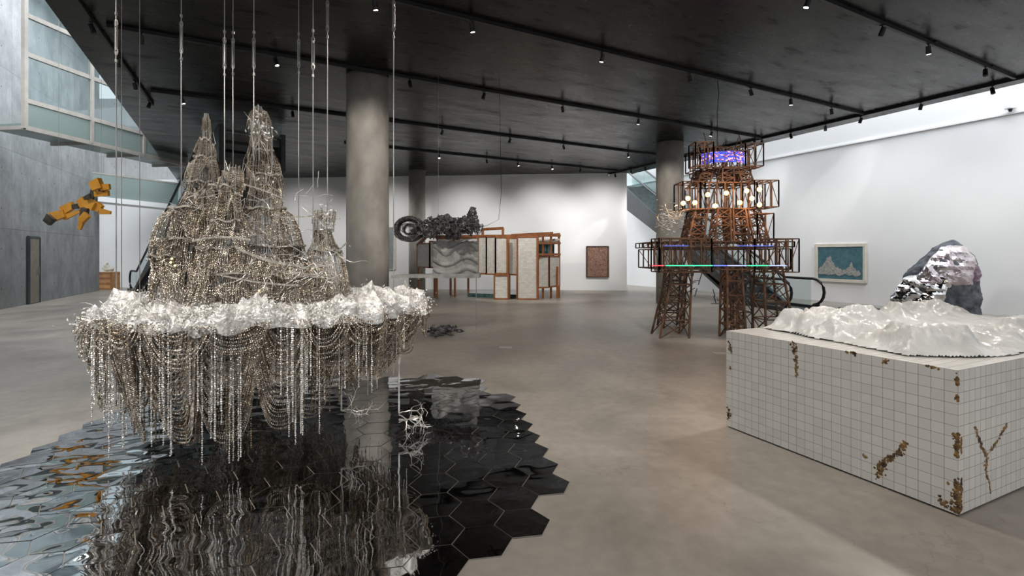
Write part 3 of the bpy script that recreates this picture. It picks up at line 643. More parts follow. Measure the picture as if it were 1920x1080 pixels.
def icez(s,t):
    left=.13+.30*(t/La)+.04*noise.noise(Vector((t*4,0,3))); front=.06+.35*math.exp(-((s-.0)/.45)**2)+.03*noise.noise(Vector((s*4,5,3)))
    ed=min((s-left)/.16,(t-front)/.14,(La-.05-t)/.12,(Lb-.08-s)/.1)
    if ed<0: return None
    m=min(1,ed)**.7
    q=Vector((s*3.3+4,t*3.3,5.7)); rg=noise.ridged_multi_fractal(q,1.0,2.1,6,1.0,2.0)
    fr_=min(s-left,t-front)
    band=math.exp(-((fr_-.26)/.18)**2)+1.1*math.exp(-((La-.26-t)/.18)**2)+.16
    big=.75+.9*abs(noise.noise(q*.8)); band=min(band,1.2)
    z=.012+.105*rg*band*big+.014*noise.noise(q*4)
    z=z if z<.19 else .19+(z-.19)*.3
    return m*z
G_={}
for i in range(NS):
    for j in range(NTt):
        s=.05+(Lb-.1)*i/(NS-1); t=.03+(La-.06)*j/(NTt-1); z=icez(s,t)
        if z is None: continue
        G_[(i,j)]=len(vs); vs.append(PC+pb*s+pa*t+Vector((0,0,HP+.004+max(0,z))))
for i in range(NS-1):
    for j in range(NTt-1):
        k=[(i,j),(i+1,j),(i+1,j+1),(i,j+1)]
        if all(q in G_ for q in k): fs.append(tuple(G_[q] for q in k))
mb.add(vs,fs); ice=obj('resin_mountain_landscape',mb,M['ice'],smooth=True,base=PC+pb*1.5+pa*.8+Vector((0,0,HP)),label='glossy white snowy mountain landscape on the tiled plinth',cat='sculpture')
# ---------------------------------------------------------------- TIMBER TOWER
TC=Vector((4.33,10.1,0))
tw=thing('lattice_tower',TC,'rusty brown timber lattice tower with coloured lights and glowing bulbs','sculpture')
def zt_(v,Y=10.1): return HC+(H0-v)/F*Y
def trussleg(mb,c0,h0,z0,c1,h1,z1,n,w=.022,xb=.5):
    cs=[(-1,-1),(1,-1),(1,1),(-1,1)]
    def pt(t,k): 
        c=Vector(c0).lerp(Vector(c1),t); h=h0+(h1-h0)*t; return Vector((c.x+cs[k][0]*h,c.y+cs[k][1]*h,z0+(z1-z0)*t))
    for k in range(4):
        mb.beam(pt(0,k),pt(1,k),w*1.4)
        for i in range(n):
            a,b=i/n,(i+1)/n; k2=(k+1)%4
            mb.beam(pt(b,k),pt(b,k2),w*.9); mb.beam(pt(a,k),pt(b,k2),w*.7)
            if random.random()<xb: mb.beam(pt(a,k2),pt(b,k),w*.7)
zp0,zp1=zt_(503),zt_(455)
legs=[((-1.20,-.50),(-1.00,-.5),.28,.18,4),((.88,-.45),(.78,-.45),.28,.18,4),((-.05,-.72),(0,-.55),.18,.14,5),((-.78,.75),(-.7,.6),.22,.18,4),((.78,.8),(.65,.6),.22,.18,4),((.38,.1),(.28,0),.15,.13,4)]
for b0,b1_,h0,h1,nn in legs:
    mb=MB(); c0=TC+Vector((b0[0],b0[1],0)); c1=TC+Vector((b1_[0],b1_[1],0)); trussleg(mb,c0,h0,0,c1,h1,zp0+.05,nn,.024,.3)
    obj('leg_truss',mb,M['wood'] if random.random()<.65 else M['wood2'],tw)
def deck(mb,hw,hd,z0,z1,nx,ny,w=.04,dc=(0,0)):
    w*=.7; C=TC+Vector((dc[0],dc[1],0))
    for z in(z0,z1):
        for y in(-hd,hd,0): mb.beam(C+Vector((-hw,y,z)),C+Vector((hw,y,z)),w)
        for i in range(nx+1): x=-hw+2*hw*i/nx; mb.beam(C+Vector((x,-hd,z)),C+Vector((x,hd,z)),w*.8)
    for i in range(nx+1):
        x=-hw+2*hw*i/nx
        for y in(-hd,hd):
            mb.beam(C+Vector((x,y,z0)),C+Vector((x,y,z1)),w)
            if i<nx and random.random()<.85:
                x2=x+2*hw/nx; a,b=(z0,z1) if i%2 else (z1,z0); mb.beam(C+Vector((x,y,a)),C+Vector((x2,y,b)),w*.55)
    for j in range(ny+1):
        y=-hd+2*hd*j/ny
        for x in(-hw,hw): mb.beam(C+Vector((x,y,z0)),C+Vector((x,y,z1)),w)
mb=MB(); deck(mb,1.32,.80,zp1-.1,zp1,18,5,.030,(-.22,0)); deck(mb,1.26,.78,zp0,zp1-.14,9,4,.034,(-.22,0)); deck(mb,.5,.25,zp0-.05,zp1+.06,5,2,.028,(-1.05,-.7)); deck(mb,.42,.22,zp0-.05,zp1+.05,4,2,.028,(.70,-.7)); obj('main_platform',mb,M['wood'],tw)
za,zb=zt_(395),zt_(348)
mb=MB(); 
for dx,dy in((-.60,-.25),(.60,-.3),(-.45,.35),(.45,.35),(-.15,-.4),(.20,-.4)): trussleg(mb,TC+Vector((dx*1.08,dy,0)),.16,zp1,TC+Vector((dx*.85,dy,0)),.12,za,4,.022)
mb.tube([TC+Vector((.1,-.1,0)),TC+Vector((.1,-.1,zt_(285)))],.03,8)
obj('middle_truss',mb,M['wood'],tw)
mb=MB(); deck(mb,.56,.45,za,zb,7,3,.032,(.0,0)); deck(mb,.22,.26,zt_(396),zt_(347),3,2,.028,(-.72,-.25)); deck(mb,.24,.26,zt_(392),zt_(345),3,2,.028,(.72,-.25)); deck(mb,.16,.16,zt_(455),zt_(405),2,1,.028,(.62,-.5)); obj('gallery_tier',mb,M['wood'],tw)
mb=MB(); 
for dx,dy in((-.36,-.2),(.36,-.2),(.30,.25),(-.30,.25),(0,-.3)): trussleg(mb,TC+Vector((dx*1.25,dy,0)),.12,zb,TC+Vector((dx,dy,0)),.11,zt_(322),3,.020)
deck(mb,.50,.32,zt_(330),zt_(322),7,2,.024); obj('upper_truss',mb,M['wood'],tw)
mb=MB(); deck(mb,.56,.40,zt_(320),zt_(284),7,3,.030); deck(mb,.18,.18,zt_(318),zt_(276),2,1,.028,(-.50,-.3)); deck(mb,.18,.18,zt_(318),zt_(277),2,1,.028,(.52,-.25)); obj('crown_tier',mb,M['wood'],tw)
mb=MB()
for k in range(170):
    z=random.choice([random.uniform(0.6,zp0),random.uniform(zp1,za),random.uniform(zb,zt_(282))]); hw=1.1 if z<zp1 else (.6 if z<zb else .4)
    p=TC+Vector((random.uniform(-hw,hw)-(.15 if z<zp1 else 0),random.uniform(-.65,.5),z)); dirn=random.choice([Vector((1,0,0)),Vector((0,1,0)),Vector((.3,0,1)),Vector((-.3,0,1)),Vector((.8,0,.5))]).normalized()
    mb.beam(p,p+dirn*random.uniform(.12,.36),.014)
obj('cross_brace',mb,M['wood2'],tw,kind='stuff',label='scattered dark cross braces')
mb=MB(); zz0,zz1=zt_(312),zt_(292); pts=[TC+Vector((.46*math.sin(a),-.42*math.cos(a)-.06,0)) for a in np.linspace(-1.3,1.3,14)]
for i in range(13):
    a,b=pts[i],pts[i+1]; up=Vector((0,0,1)); mb.add([a+up*zz0,b+up*zz0,b+up*zz1,a+up*zz1],[(0,1,2,3)])
obj('led_display',mb,M['led1'],tw,label='curved blue and red scrolling light display')
for u0,u1,mt,nm in((1222,1246,'ledR','red'),(1248,1336,'ledG','green'),(1338,1362,'ledB','blue'),(1364,1400,'ledW','white'),(1402,1440,'ledG','green'),(1442,1474,'ledW','white')):
    Y=9.10; a=P(u0,498,Y); b=P(u1,498,Y); mb=MB(); mb.beam(a,b,.02,.018); obj('led_strip',mb,M[mt],tw,label='glowing %s light strip'%nm)
for u0,u1 in((1245,1290),(1380,1450)):
    mb=MB(); mb.beam(P(u0,461,9.12),P(u1,461,9.12),.015,.008); obj('led_strip',mb,M['ledB'],tw,label='thin blue light line')
bul=[(1281,381),(1290,372),(1303,380),(1327,365),(1341,386),(1400,358),(1424,384),(1424,355),(1387,380),(1410,372),(1362,362)]
for u,v in bul:
    mb=MB(); mb.sphere(P(u,v,9.4),.046,12,8); obj('light_bulb',mb,M['glow'],tw,label='glowing warm bulb')
mb=MB(); p=P(1345,285,10.1); mb.tube([p,(p.x,p.y,4.6),(p.x+.03,p.y,5.0),(p.x,p.y,ZC)],.008,5); obj('suspension_cable',mb,M['black'],tw)
mb=MB()
for k in range(9): branch(P(1255+random.uniform(-12,12),410+random.uniform(-22,22),9.6),(random.gauss(0,1),random.gauss(0,.6),random.gauss(0,1)),7,.035,.008,2)
for k in range(120):
    c=P(1255,412,9.6)+Vector((random.gauss(0,.12),random.gauss(0,.12),random.gauss(0,.15))); mb.box(c,(random.uniform(.01,.05),random.uniform(.01,.05),.008))
obj('silver_branch_cluster',mb,M['silver'],tw,kind='stuff',label='silver leafy branch cluster hanging off the tower')
# ---------------------------------------------------------------- cabin
cb=thing('panelled_cabin',Vector((1.0,18.2,0)),'folded cabin of white stone-chip panels in reddish wood frames','cabin')
def panel(u0,u1,v0,v1,Y0,Y1,fr=True):
    a=Vector(((u0-960)/F*Y0,Y0,0)); b=Vector(((u1-960)/F*Y1,Y1,0)); Ym=(Y0+Y1)/2; zt=HC+(H0-v0)/F*Ym; zb=max(0,HC+(H0-v1)/F*Ym)
    mb=MB(); mb.beam(a+Vector((0,0,(zt+zb)/2)),b+Vector((0,0,(zt+zb)/2)),.05,zt-zb); obj('stone_panel',mb,M['stone'],cb,uv=True)
    mb=MB(); f=Vector((0,-.02,0))
    for p in(a,b): mb.beam(p+f+Vector((0,0,zb)),p+f+Vector((0,0,zt)),.055)
    for z in(zb+.02,zt-.02): mb.beam(a+f+Vector((0,0,z)),b+f+Vector((0,0,z)),.055,.055)
    obj('panel_frame',mb,M['lattice'],cb)
for q in((783,806,456,502,19.2,18.4),(806,818,452,502,18.4,18.9),(897,912,443,514,18.0,17.8),(912,929,443,515,17.8,17.6),(929,951,444,514,17.6,17.5),(954,970,445,516,17.8,17.6),(970,1007,443,562,17.5,17.4),(1009,1029,480,540,17.7,17.9),(1030,1049,480,538,17.9,18.3),(927,953,515,561,17.5,17.45),(820,850,446,510,18.9,18.7),(852,896,445,510,18.7,18.2)): panel(*q)
mb=MB()
for u,Y,v0 in((785,19.2,455),(815,18.9,500),(819,18.4,500),(845,19.3,500),(878,19.1,500),(955,17.8,510),(970,17.6,500),(1008,17.5,442),(1018,17.9,443),(1033,18.1,443),(1048,18.3,441),(1045,18.0,500),(853,18.6,500)):
    X=(u-960)/F*Y; mb.beam((X,Y,0),(X,Y,HC+(H0-v0)/F*Y),.08)
for v,Y in((442,18.2),(456,18.2),(477,18.2)): mb.beam(P(1008,v,17.5),P(1050,v,18.3),.08)
mb.beam(P(905,430,19),P(943,428,18.5),.1); mb.beam(P(943,428,18.5),P(943,444,18.5),.1); mb.beam(P(905,430,19),P(905,444,19),.1); mb.beam(P(783,460,19.2),P(800,443,18.8),.1); mb.beam(P(800,444,18.8),P(1008,442,17.6),.10)
mb.beam(P(1010,443,19.5),P(1050,439,19.5),.1); mb.beam(P(960,441,18.5),P(1036,437,19.5),.1)
obj('timber_frame',mb,M['lattice'],cb)
mb=MB(); a=[(-.4,18.6),(1.8,18.2),(2.0,20.2),(-1.2,20.4)]; mb.hexa([(x,y,2.15) for x,y in a]+[(x,y,2.22) for x,y in a]); obj('roof_slab',mb,M['frameW'],cb)
mb=MB(); a=[(-3.2,19.4),(.2,18.2),(1.6,18.0),(1.8,20.2)]; mb.hexa([(x,y,.85) for x,y in a]+[(x,y,.93) for x,y in a]); obj('raised_floor',mb,M['frameW'],cb)
mb=MB(); mb.hexa([(x,y,z) for z in(0,.14) for x,y in((-1.7,18.6),(.2,17.9),(.3,20),(-1.5,20.2))]); obj('teal_mirror_base',mb,M['tealglass'],cb,label='teal mirrored glass under the cabin')
mb=MB(); mb.hexa([(x,y,z) for z in(1.0,2.1) for x,y in((-1.6,19.8),(1.7,19.4),(1.7,19.5),(-1.6,19.9))]); obj('mirror_wall',mb,M['tealglass'],cb,label='teal mirrored glass inside the cabin')
mb=MB(); 
for k in range(9):
    a=P(530+k*6,505,15); mb.hexa([a+Vector((0,-.3,-.2)),a+Vector((.5,-.3,-.2)),a+Vector((.5,.3,-.2)),a+Vector((0,.3,-.2)),a+Vector((-.1,-.2,.9-.09*k)),a+Vector((.1,-.2,.8-.09*k)),a+Vector((.1,.2,.8-.09*k)),a+Vector((-.1,.2,.9-.09*k))])
for dx in(0,.5,1.1): a=P(532,520,15)+Vector((dx,0,0)); mb.beam((a.x,15,0),(a.x,15,1.3),.08)
obj('faceted_black_sculpture',mb,M['esc'],base=(P(555,500,15).x,15,0),label='faceted black sculpture on thin legs behind hanging chains',cat='sculpture')
# ---------------------------------------------------------------- dark hanging cloud
cl=thing('dark_hanging_cloud',P(822,430,10),'suspended dark grey tangle of chains and beads with a spire','sculpture')
XC=P(822,0,10).x
pths=[]; 
for k in range(210):
    x=random.uniform(-.45,.82); c=Vector((XC+x,10+random.gauss(0,.2),2.20+.12*noise.noise(Vector((x*4,0,0))))); w=random.uniform(.05,.18); D=random.uniform(.04,.26)*.8
    an=random.uniform(0,3.14); pths.append([(c.x+math.cos(an)*w*t,c.y+math.sin(an)*w*t,c.z-D*(1-t*t)) for t in np.linspace(-1,1,14)])
for k in range(60):
    r=random.choice([.28,.27,.25,.22,.12]); cx=XC-.60+random.gauss(0,.015); cz=2.14+random.gauss(0,.012); yy=10+random.uniform(-.16,.16); tl=random.uniform(-.12,.12)
    pths.append([(cx+r*1.05*math.cos(a),yy+r*math.sin(a)*tl,cz+r*.86*math.sin(a)) for a in np.linspace(0,6.28,26)])
for k in range(60):
    a=random.uniform(0,6.28); b=P(885,0,10).x; pths.append([(b+.16*(1-t)**.7*math.cos(a),10+.13*(1-t)**.7*math.sin(a),2.2+.42*t) for t in np.linspace(0,.95,8)])
mb=MB(); mb.beads(pths,.022,.011); obj('dark_chain_loops',mb,M['darkchain'],cl,kind='stuff',label='looped dark chains')
mb=MB()
for k in range(26):
    x=-.40+1.18*k/25; c=Vector((XC+x,10+random.uniform(-.1,.1),2.20+random.uniform(-.12,.12)+.03*x)); r=random.uniform(.06,.13)
    o=len(mb.v); mb.sphere(c,r,22,16,(1.2,1.1,.95))
    for i in range(o,len(mb.v)):
        v=Vector(mb.v[i]); v+= (v-c)*(noise.fractal(v*14,.8,2,4)*.8); mb.v[i]=tuple(v)
for k in range(6):
    c=Vector((P(885,0,10).x+random.uniform(-.03,.03),10,2.3+.05*k)); r=.11-.011*k; o=len(mb.v); mb.sphere(c,r,14,10,(1,1,.9))
    for i in range(o,len(mb.v)):
        v=Vector(mb.v[i]); v+= (v-c)*(noise.fractal(v*16,.8,2,4)*.8); mb.v[i]=tuple(v)
obj('lumpy_core',mb,M['darkchain'],cl,kind='stuff',label='lumpy glossy dark core')
mb=MB(); mb.tube([(XC,10,2.3),(XC,10,ZC)],.003,4); obj('suspension_cable',mb,M['cable'],cl)
mb=MB(); mb.tube([P(890,430,10),P(915,422,10),P(935,412,10),P(940,360,10),(P(936,0,10).x,10,ZC-.003)],.005,5); obj('power_cord',mb,M['black'],cl)
rm=thing('relief_model_on_pole',Vector((P(893,0,10.3).x,10.3,0)),'grey plaster landscape relief with flat slab on a thin pole','model')
Y=10.3; a=P(812,452,Y);b=P(897,519,Y); mb=MB(); nx,nz=70,50; vs=[];fs=[]
for i in range(nx+1):
    for j in range(nz+1):
        x=a.x+(b.x-a.x)*i/nx; z=b.z+(a.z-b.z)*j/nz; w=math.sin(z*26+math.sin(x*8)*1.9+noise.noise(Vector((x*3,z*3,0)))*2); top=(j==nz)
        vs.append((x,Y-.04-.05*max(0,w)**.5*(0<i<nx and 0<j<nz),z+(.03*noise.noise(Vector((x*12,0,0))) if top else 0)))
for i in range(nx):
    for j in range(nz): q=i*(nz+1)+j; fs.append((q,q+nz+1,q+nz+2,q+1))
mb.add(vs,fs); mb.box(((a.x+b.x)/2,Y+.0,(a.z+b.z)/2),(b.x-a.x,.05,a.z-b.z-.03)); obj('relief_panel',mb,M['graymodel'],rm)
p=P(738,515,10.1);q=P(900,515,10.3); mb=MB(); mb.hexa([Vector((p.x,9.9,p.z-.06)),Vector((q.x,10.0,q.z-.06)),Vector((q.x,10.6,q.z-.06)),Vector((p.x+.1,10.6,p.z-.06)),Vector((p.x,9.9,p.z-.01)),Vector((q.x,10.0,q.z+.03)),Vector((q.x,10.6,q.z+.03)),Vector((p.x+.1,10.6,p.z-.01))]); obj('base_slab',mb,M['graymodel'],rm)
mb=MB(); x=P(893,0,10.3).x; mb.tube([(x,10.3,0),(x,10.3,b.z)],.008,6); mb.cyl((x,10.3,0),(x,10.3,.01),.06); obj('pole',mb,M['cable'],rm)
mb=MB(); g=G(830,622)
for k in range(90):
    c=Vector((g.x+random.gauss(0,.13),g.y+random.gauss(0,.25),random.uniform(.01,.09))); o=len(mb.v); mb.sphere(c,random.uniform(.03,.08),6,4,(1,1,.6))
    for i in range(o,len(mb.v)): v=Vector(mb.v[i]); v+=(v-c)*noise.noise(v*25); v.z=max(v.z,.001); mb.v[i]=tuple(v)
obj('dark_rubble_heap',mb,M['darkchain'],base=(g.x,g.y,0),kind='stuff',label='low dark rubble heap on the concrete floor',cat='rubble')
mb=MB(); g=G(1615,580)
for k in range(60):
    c=Vector((g.x+random.gauss(0,.28),g.y+random.gauss(0,.2),random.uniform(.01,.05))); o=len(mb.v); mb.sphere(c,random.uniform(.04,.09),6,4,(1,1,.6))
    for i in range(o,len(mb.v)): v=Vector(mb.v[i]); v.z=max(v.z,.001); mb.v[i]=tuple(v)
obj('black_cloth_pile',mb,M['fabric'],base=(g.x,g.y,0),kind='stuff',label='low black cloth pile on the floor',cat='cloth')
# ---------------------------------------------------------------- silver leaning sculpture
ls=thing('draped_silver_sculpture',Vector((11.4,12.8,0)),'tall leaning sculpture of crumpled mirror foil and dark slate fabric','sculpture')
YS=12.75
vL=[588,575,560,540,520,500,480,465,455,449]; uL=[1668,1670,1673,1688,1702,1718,1738,1754,1768,1784]; uR=[1836,1834,1833,1831,1829,1824,1816,1807,1799,1788]
vL2=vL[::-1]; uL2=uL[::-1]; uR2=uR[::-1]
def shell(ph0,ph1,v0,v1,off,amp,ns,seed,nf=90,nv=70,inset=None,cr=0):
    mb=MB(); vs=[];fs=[]
    for j in range(nv+1):
        v=v0+(v1-v0)*j/nv
        l=np.interp(v,vL2,uL2); r=np.interp(v,vL2,uR2); z=max(.004,HC+(H0-v)/F*YS)
        cx=((l+r)/2-960)/F*YS; hw=(r-l)/2/F*YS; hd=min(.52,hw*.75)
        for i in range(nf+1):
            ph=ph0+(ph1-ph0)*i/nf
            e=1.0
            if inset: e=min(1,8*min(i/nf,1-i/nf,j/nv,1-j/nv))
            w=Vector((math.cos(ph)*hw,-math.sin(ph)*hd,0))
            nn=Vector((math.cos(ph),-math.sin(ph),.15)); q=Vector((cx+w.x,w.y,z))*ns+Vector((seed,0,0))
            k=off*e+amp*noise.fractal(q,.9,2,4)*(.3+.7*e)-cr*abs(noise.noise(q*1.2))
            if inset: k-=.10*(1-e)
            vs.append((cx+w.x+nn.x*k,YS+w.y+nn.y*k,max(.004,z+nn.z*k)))
    for j in range(nv):
        for i in range(nf): a=j*(nf+1)+i; fs.append((a,a+1,a+nf+2,a+nf+1))
    mb.add(vs,fs); return mb
PI=math.pi
obj('fabric_drape',shell(0,2*PI,588,449.5,0,.06,3,3,120,90,cr=.06),M['fabric'],ls,smooth=True)
obj('quilted_patch_body',shell(.26*PI,.96*PI,540,452,.06,.05,3.2,8,30,28,True,.10),M['pink'],ls)
obj('mirror_foil_pod',shell(.50*PI,1.06*PI,576,512,.13,.06,3.0,5,26,20,True,.20),M['mirrorfoil'],ls)
obj('violet_seam_patch',shell(.27*PI,.38*PI,530,495,.07,.03,5,15,14,24,True,.04),mat('violet_seam_fabric',(.12,.08,.11),(.36,.25,.31),scale=9,rough=.5,bump=.5),ls)
# ---------------------------------------------------------------- paintings
def picture(name,P0,d,nrm,u0,u1,vt,vb,mt,frm,label,fw=.05,extra=None):
    a,_=line_at(P0,d,u0); b,_=line_at(P0,d,u1); Ym=a.y if abs(a.y-b.y)<.5 else (a.y+b.y)/2
    zt=HC+(H0-vt)/F*Ym; zb=HC+(H0-vb)/F*Ym; n=nrm.normalized()
    base=(a+b)/2+n*.03+Vector((0,0,zb)); r=thing(name,base,label,'painting')
    A0=a+n*.04;B0=b+n*.04; mb=MB(); up=Vector((0,0,1))
    dd=(B0-A0)
    vs=[A0+up*zb,B0+up*zb,B0+up*zt,A0+up*zt]; mb.hexa([v-n*.03 for v in vs]+[v for v in vs])
    o=obj('canvas',mb,mt,r); ul=o.data.uv_layers.new(name='UV'); L=dd.length
    for p in o.data.polygons:
        for li in p.loop_indices:
            c=o.data.vertices[o.data.loops[li].vertex_index].co+Vector(base)-A0; ul.data[li].uv=(c.dot(dd)/L,c.z-zb)
    mb=MB()
    for z in(zb,zt): mb.beam(A0+up*z-dd/L*fw/2,B0+up*z+dd/L*fw/2,.07,fw)
    for p in(A0,B0): mb.beam(p+up*zb,p+up*zt,fw,.07)
    obj('frame',mb,frm,r)
    if extra: extra(r,A0+n*.006,dd,zb,zt)
    return r
nR=Vector((-B.x,-B.y,0))
def ext(r,A0,dd,zb,zt):
    mb=MB(); n=60; vs=[];fs=[]
    for i in range(n+1):
        t=.95-.87*i/n; lo=.16+.08*noise.noise(Vector((t*9,0,0))); hi=.30+.36*math.exp(-((t-.72)/.14)**2)+.20*math.exp(-((t-.28)/.06)**2)+.16*noise.noise(Vector((t*18,3,0)))
        for h in(lo,hi): vs.append(A0+nR*.004+dd*t+Vector((0,0,zb+(zt-zb)*h)))
    for i in range(n): fs.append((2*i,2*i+2,2*i+3,2*i+1))
    mb.add(vs,fs); o=obj('relief_scene',mb,M['art2'],r,label='cream and brown landscape motif'); ul=o.data.uv_layers.new(name='UV')
    for p in o.data.polygons:
        for li in p.loop_indices:
            c=o.data.vertices[o.data.loops[li].vertex_index].co; ul.data[li].uv=(c.dot(dd.normalized()),c.z)
picture('framed_picture',RW0,A,nR,1623,1532,460,526,M['teal'],M['frameW'],'framed teal picture with pale brown landscape on white wall',.10,ext)
dBk=Vector((33.2,-2.7,0)).normalized()
picture('unframed_picture',(5.2,21.9),dBk,Vector((0,-1,0)),1100,1140,462,519,M['art1'],M['wood2'],'dense red and brown mosaic picture on white wall',.03)
picture('small_picture',(5.2,21.9),dBk,Vector((0,-1,0)),725,741,426,505,M['art3'],M['frameW'],'narrow grey-green picture on white wall',.03)
# ---------------------------------------------------------------- yellow figure
Y=9.2
rb=thing('hanging_yellow_figure',P(165,390,Y),'suspended angular yellow and black machine-like limbed figure','sculpture')
def limb(name,pts,ws,mt,fl=.5):
    mb=MB()
    for i in range(len(pts)-1):
        a=P(*pts[i][:2],Y+pts[i][2]);b=P(*pts[i+1][:2],Y+pts[i+1][2]); d=(b-a).normalized(); r=d.cross(Vector((0,1,0))).normalized(); y=r.cross(d)
        w0,w1=ws[i],ws[i+1]; mb.hexa([a+r*x*w0/2+y*z*w0*fl/2 for x,z in((-1,-1),(1,-1),(1,1),(-1,1))]+[b+r*x*w1/2+y*z*w1*fl/2 for x,z in((-1,-1),(1,-1),(1,1),(-1,1))])
    return obj(name,mb,mt,rb)
limb('torso',[(150,384,0),(162,378,0),(178,388,-.05)],[.16,.20,.16],M['yellow'])
limb('chest_plate',[(158,372,-.12),(170,368,-.12)],[.06,.10],M['darkj'])
limb('upper_arm',[(170,376,0),(176,356,0)],[.07,.09],M['darkj'])
limb('shoulder_plate',[(172,350,-.12),(190,343,-.12)],[.16,.20],M['yellow'])
limb('hand_plate',[(190,352,-.10),(206,350,-.1)],[.12,.10],M['yellow'])
limb('forearm',[(178,364,-.05),(204,362,-.05)],[.10,.10],M['yellow'])
limb('arm_joint',[(186,354,-.06),(198,357,-.06)],[.08,.08],M['darkj'])
limb('leg',[(180,386,0),(190,392,0)],[.18,.14],M['yellow'])
limb('leg_tip',[(188,396,-.02),(208,399,-.02)],[.12,.06],M['yellow'])
limb('limb_joint',[(150,386,.02),(136,388,.04)],[.10,.08],M['darkj'])
limb('long_limb',[(138,384,.08),(118,396,.1)],[.13,.17],M['yellow'])
limb('limb_plate',[(122,400,.06),(96,408,.06)],[.14,.18],M['yellow'])
limb('limb_tip',[(98,406,.0),(88,418,.0)],[.17,.14],M['darkj'])
limb('under_wing',[(150,396,.05),(120,408,.1)],[.06,.10],M['yellow'])
limb('lower_leg',[(160,390,-.1),(157,408,-.1)],[.12,.12],M['darkj'])
limb('foot',[(164,402,-.15),(152,414,-.15)],[.13,.12],M['yellow'])
limb('foot_tip',[(154,414,-.12),(149,430,-.12)],[.10,.06],M['yellow'])
mb=MB()
for u,v in((168,375),(190,350),(110,402)): p=P(u,v,Y); mb.tube([p,(p.x,p.y,9.5)],.003,4)
obj('suspension_wire',mb,M['cable'],rb,kind='stuff')
cr=thing('wooden_crate',Vector((-18.85,22.6,0)),'stacked orange-brown wooden crate standing on the floor','crate')
mb=MB(); mb.box((-18.85,22.6,.41),(.68,.5,.82)); obj('crate_body',mb,M['crate'],cr,bevel=.01)
mb=MB()
for z in(.05,.3,.55,.78): mb.box((-18.85,22.34,z),(.72,.03,.07))
for x in(-19.17,-18.53): mb.box((x,22.34,.41),(.07,.035,.80))
obj('crate_batten',mb,mat('crate_batten_wood',(.25,.10,.035),(.34,.15,.05),rough=.6),cr)
mb=MB()
for c_,r_ in (((-18.95,22.6,1.02),(.16,.14,.18)),((-18.72,22.6,.96),(.12,.12,.12)),((-18.93,22.58,1.2),(.08,.08,.08))):
    o_=len(mb.v); mb.sphere(c_,1,16,12,r_)
    for i in range(o_,len(mb.v)): v=Vector(mb.v[i]); v+=(v-Vector(c_))*noise.noise(v*8)*.5; v.z=max(v.z,.826); mb.v[i]=tuple(v)
obj('small_clay_figure',mb,M['frameW'],base=(-18.95,22.6,.826),label='small pale lumpy figure standing on the crate',cat='sculpture')
for u,v in((948,652),(1350,663)):
    g=G(u,v); mb=MB(); mb.box((g.x,g.y,.005),(.22,.15,.010)); obj('floor_socket_plate',mb,M['plate'],base=(g.x,g.y,0),label='small pale access plate set in the floor',cat='floor plate',group='floor plates')
p,_=line_at(RW0,A,1898); p+=nR*.12; z=HC+(H0-200)/F*p.y
sc=thing('security_camera',Vector((p.x,p.y,z)),'small white security camera on the upper wall ledge','security camera')
mb=MB(); mb.box((p.x,p.y,z),(.2,.16,.12)); obj('housing',mb,M['white'],sc,bevel=.02)
mb=MB(); mb.cyl((p.x,p.y,z-.06),(p.x,p.y,z-.13),.05,12,.03); obj('lens_dome',mb,M['black'],sc)
# ---------------------------------------------------------------- lights
def area(name,loc,target,sx,sy,pw,col):
    l=bpy.data.lights.new(name,'AREA'); l.shape='RECTANGLE'; l.size=sx; l.size_y=sy; l.energy=pw; l.color=col
    o=bpy.data.objects.new(name,l); COL.objects.link(o); o.location=loc; d=Vector(target)-Vector(loc); o.rotation_euler=d.to_track_quat('-Z','Y').to_euler(); return o
def spot(loc,target,pw,ang,col=(1,.93,.85),bl=.6,r=.08):
    l=bpy.data.lights.new('spot_lamp','SPOT'); l.energy=pw; l.spot_size=math.radians(ang); l.spot_blend=bl; l.color=col; l.shadow_soft_size=r
    o=bpy.data.objects.new('spot_lamp',l); COL.objects.link(o); o.location=loc; d=Vector(target)-Vector(loc); o.rotation_euler=d.to_track_quat('-Z','Y').to_euler()
zz=ZC-.35
spot((-1.2,1.0,zz),(-2.3,4.2,.8),560,60); spot((-4.6,1.6,zz),(-2.6,4.3,1.0),430,60); spot((0.4,5.3,zz),(-2.0,4.6,1.2),260,60); spot((-3.5,7.6,zz),(-2.4,4.6,1.3),200,60)
spot((5.6,6.4,zz),(3.2,3.4,.6),560,75,bl=1,r=.15); spot((2.0,1.0,zz),(3.0,4.0,.8),170,60)
spot((2.6,7.0,zz),(4.3,10.1,1.5),400,60); spot((6.8,8.2,zz),(4.4,10.1,1.5),240,60)
spot((-1.6,6.6,zz),(-3.0,10.1,2.6),350,60); spot((4.2,12.5,zz),(5.2,16,2.5),260,60)
for x,y,p in((1.5,5.0,360),(.5,8.5,260),(3,14,360),(-1.5,14,330),(7,11,220),(-5,10,200),(.9,2.0,150),(-8,16,420),(6.5,16,260)): spot((x,y,zz),(x,y,0),p,100,bl=1,r=.2,col=(1,.94,.87))
for x in(-10,-6,-2,1.5,4): spot((x,18.8,zz),(x,22.3,2.2),480,85,(1,.98,.96),1,.2)
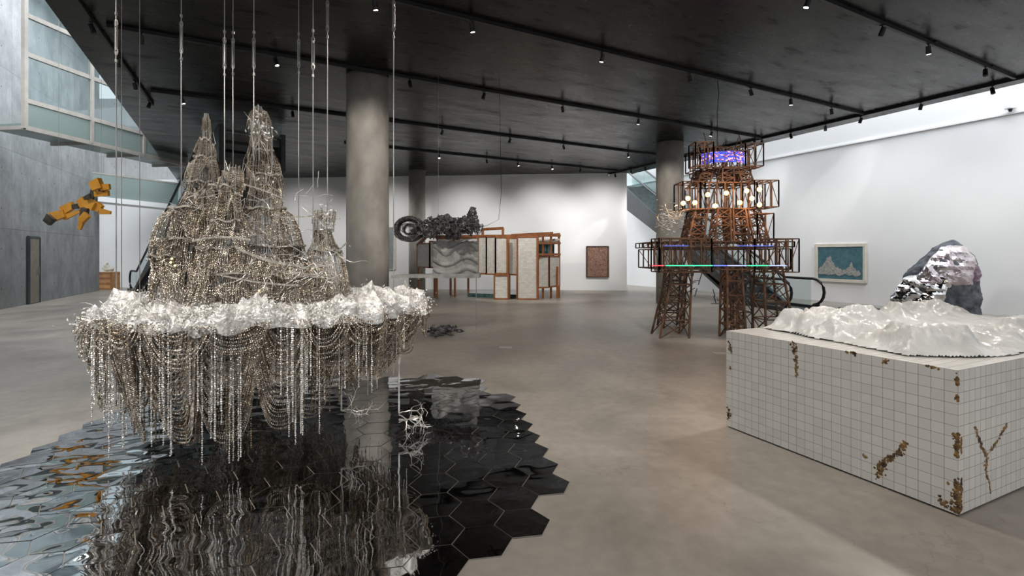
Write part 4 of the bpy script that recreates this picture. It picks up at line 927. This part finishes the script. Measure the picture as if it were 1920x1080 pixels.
for a in(4,8,12,16): p=AB(a,13.4,zz); t=AB(a,17.5,2.2); spot(p,t,310,85,(1,.98,.96),1,.2)
spot((-1.5,6.5,zz),(-1.5,10,2.2),320,40); spot((-2,15.0,zz),(.4,18.5,1.2),420,60); spot((2,14.5,zz),(1.0,18.0,1.2),420,60)
spot((6.9,20.3,5.5),(3.75,21.95,2.7),340,10,(1,.98,.95),.4,.04)  # added spot standing in for a sunlight patch on the back wall
spot((-9.5,9.5,7.5),(-16.5,17.5,2.2),1100,60,(.95,.97,1),1,.3); spot((-8.5,6.5,zz+.2),(-8,9.2,2.5),200,45)
spot(AB(8,15.4,9.4),AB(13,17.4,3.2),900,16,(1,.99,.96),.5,.1); spot(AB(5,15.4,9.4),AB(9.5,17.4,3.9),700,13,(1,.99,.96),.5,.1)  # added narrow spots that imitate daylight streaks on the right wall
area('skylight_right',AB(7,16.1,10.2),AB(7,16.1,0),2.6,24,1500,(.92,.96,1))
area('skylight_left',(-12.5,15,10.2),(-12.5,15,0),5,16,1700,(.92,.96,1))
area('skylight_rear',(3,27.5,10.2),(3,27.5,0),7,5,1000,(.93,.97,1))
area('fill_near',(4,-5.4,10.2),(4,-5.4,0),16,5,1400,(.98,.98,1))  # added soft fill behind the camera, not a real skylight
w=bpy.data.worlds.new('World'); scene.world=w; w.use_nodes=True; nt=w.node_tree; bg=nt.nodes['Background']
bg.inputs[0].default_value=(.88,.94,1,1); bg.inputs[1].default_value=1.1
for k,(u,v) in enumerate(((1281,381),(1400,358),(1424,384),(1341,386))):
    l=bpy.data.lights.new('bulb_light','POINT'); l.energy=11; l.color=(1,.5,.2); l.shadow_soft_size=.04; o=bpy.data.objects.new('bulb_light',l); COL.objects.link(o); o.location=P(u,v,9.34)
cam=bpy.data.cameras.new('camera'); co=bpy.data.objects.new('camera',cam); COL.objects.link(co); co.location=(0,0,HC); co.rotation_euler=(math.pi/2,0,0)
cam.lens=17; cam.sensor_width=36; cam.shift_y=-62/1920; cam.clip_end=200; scene.camera=co
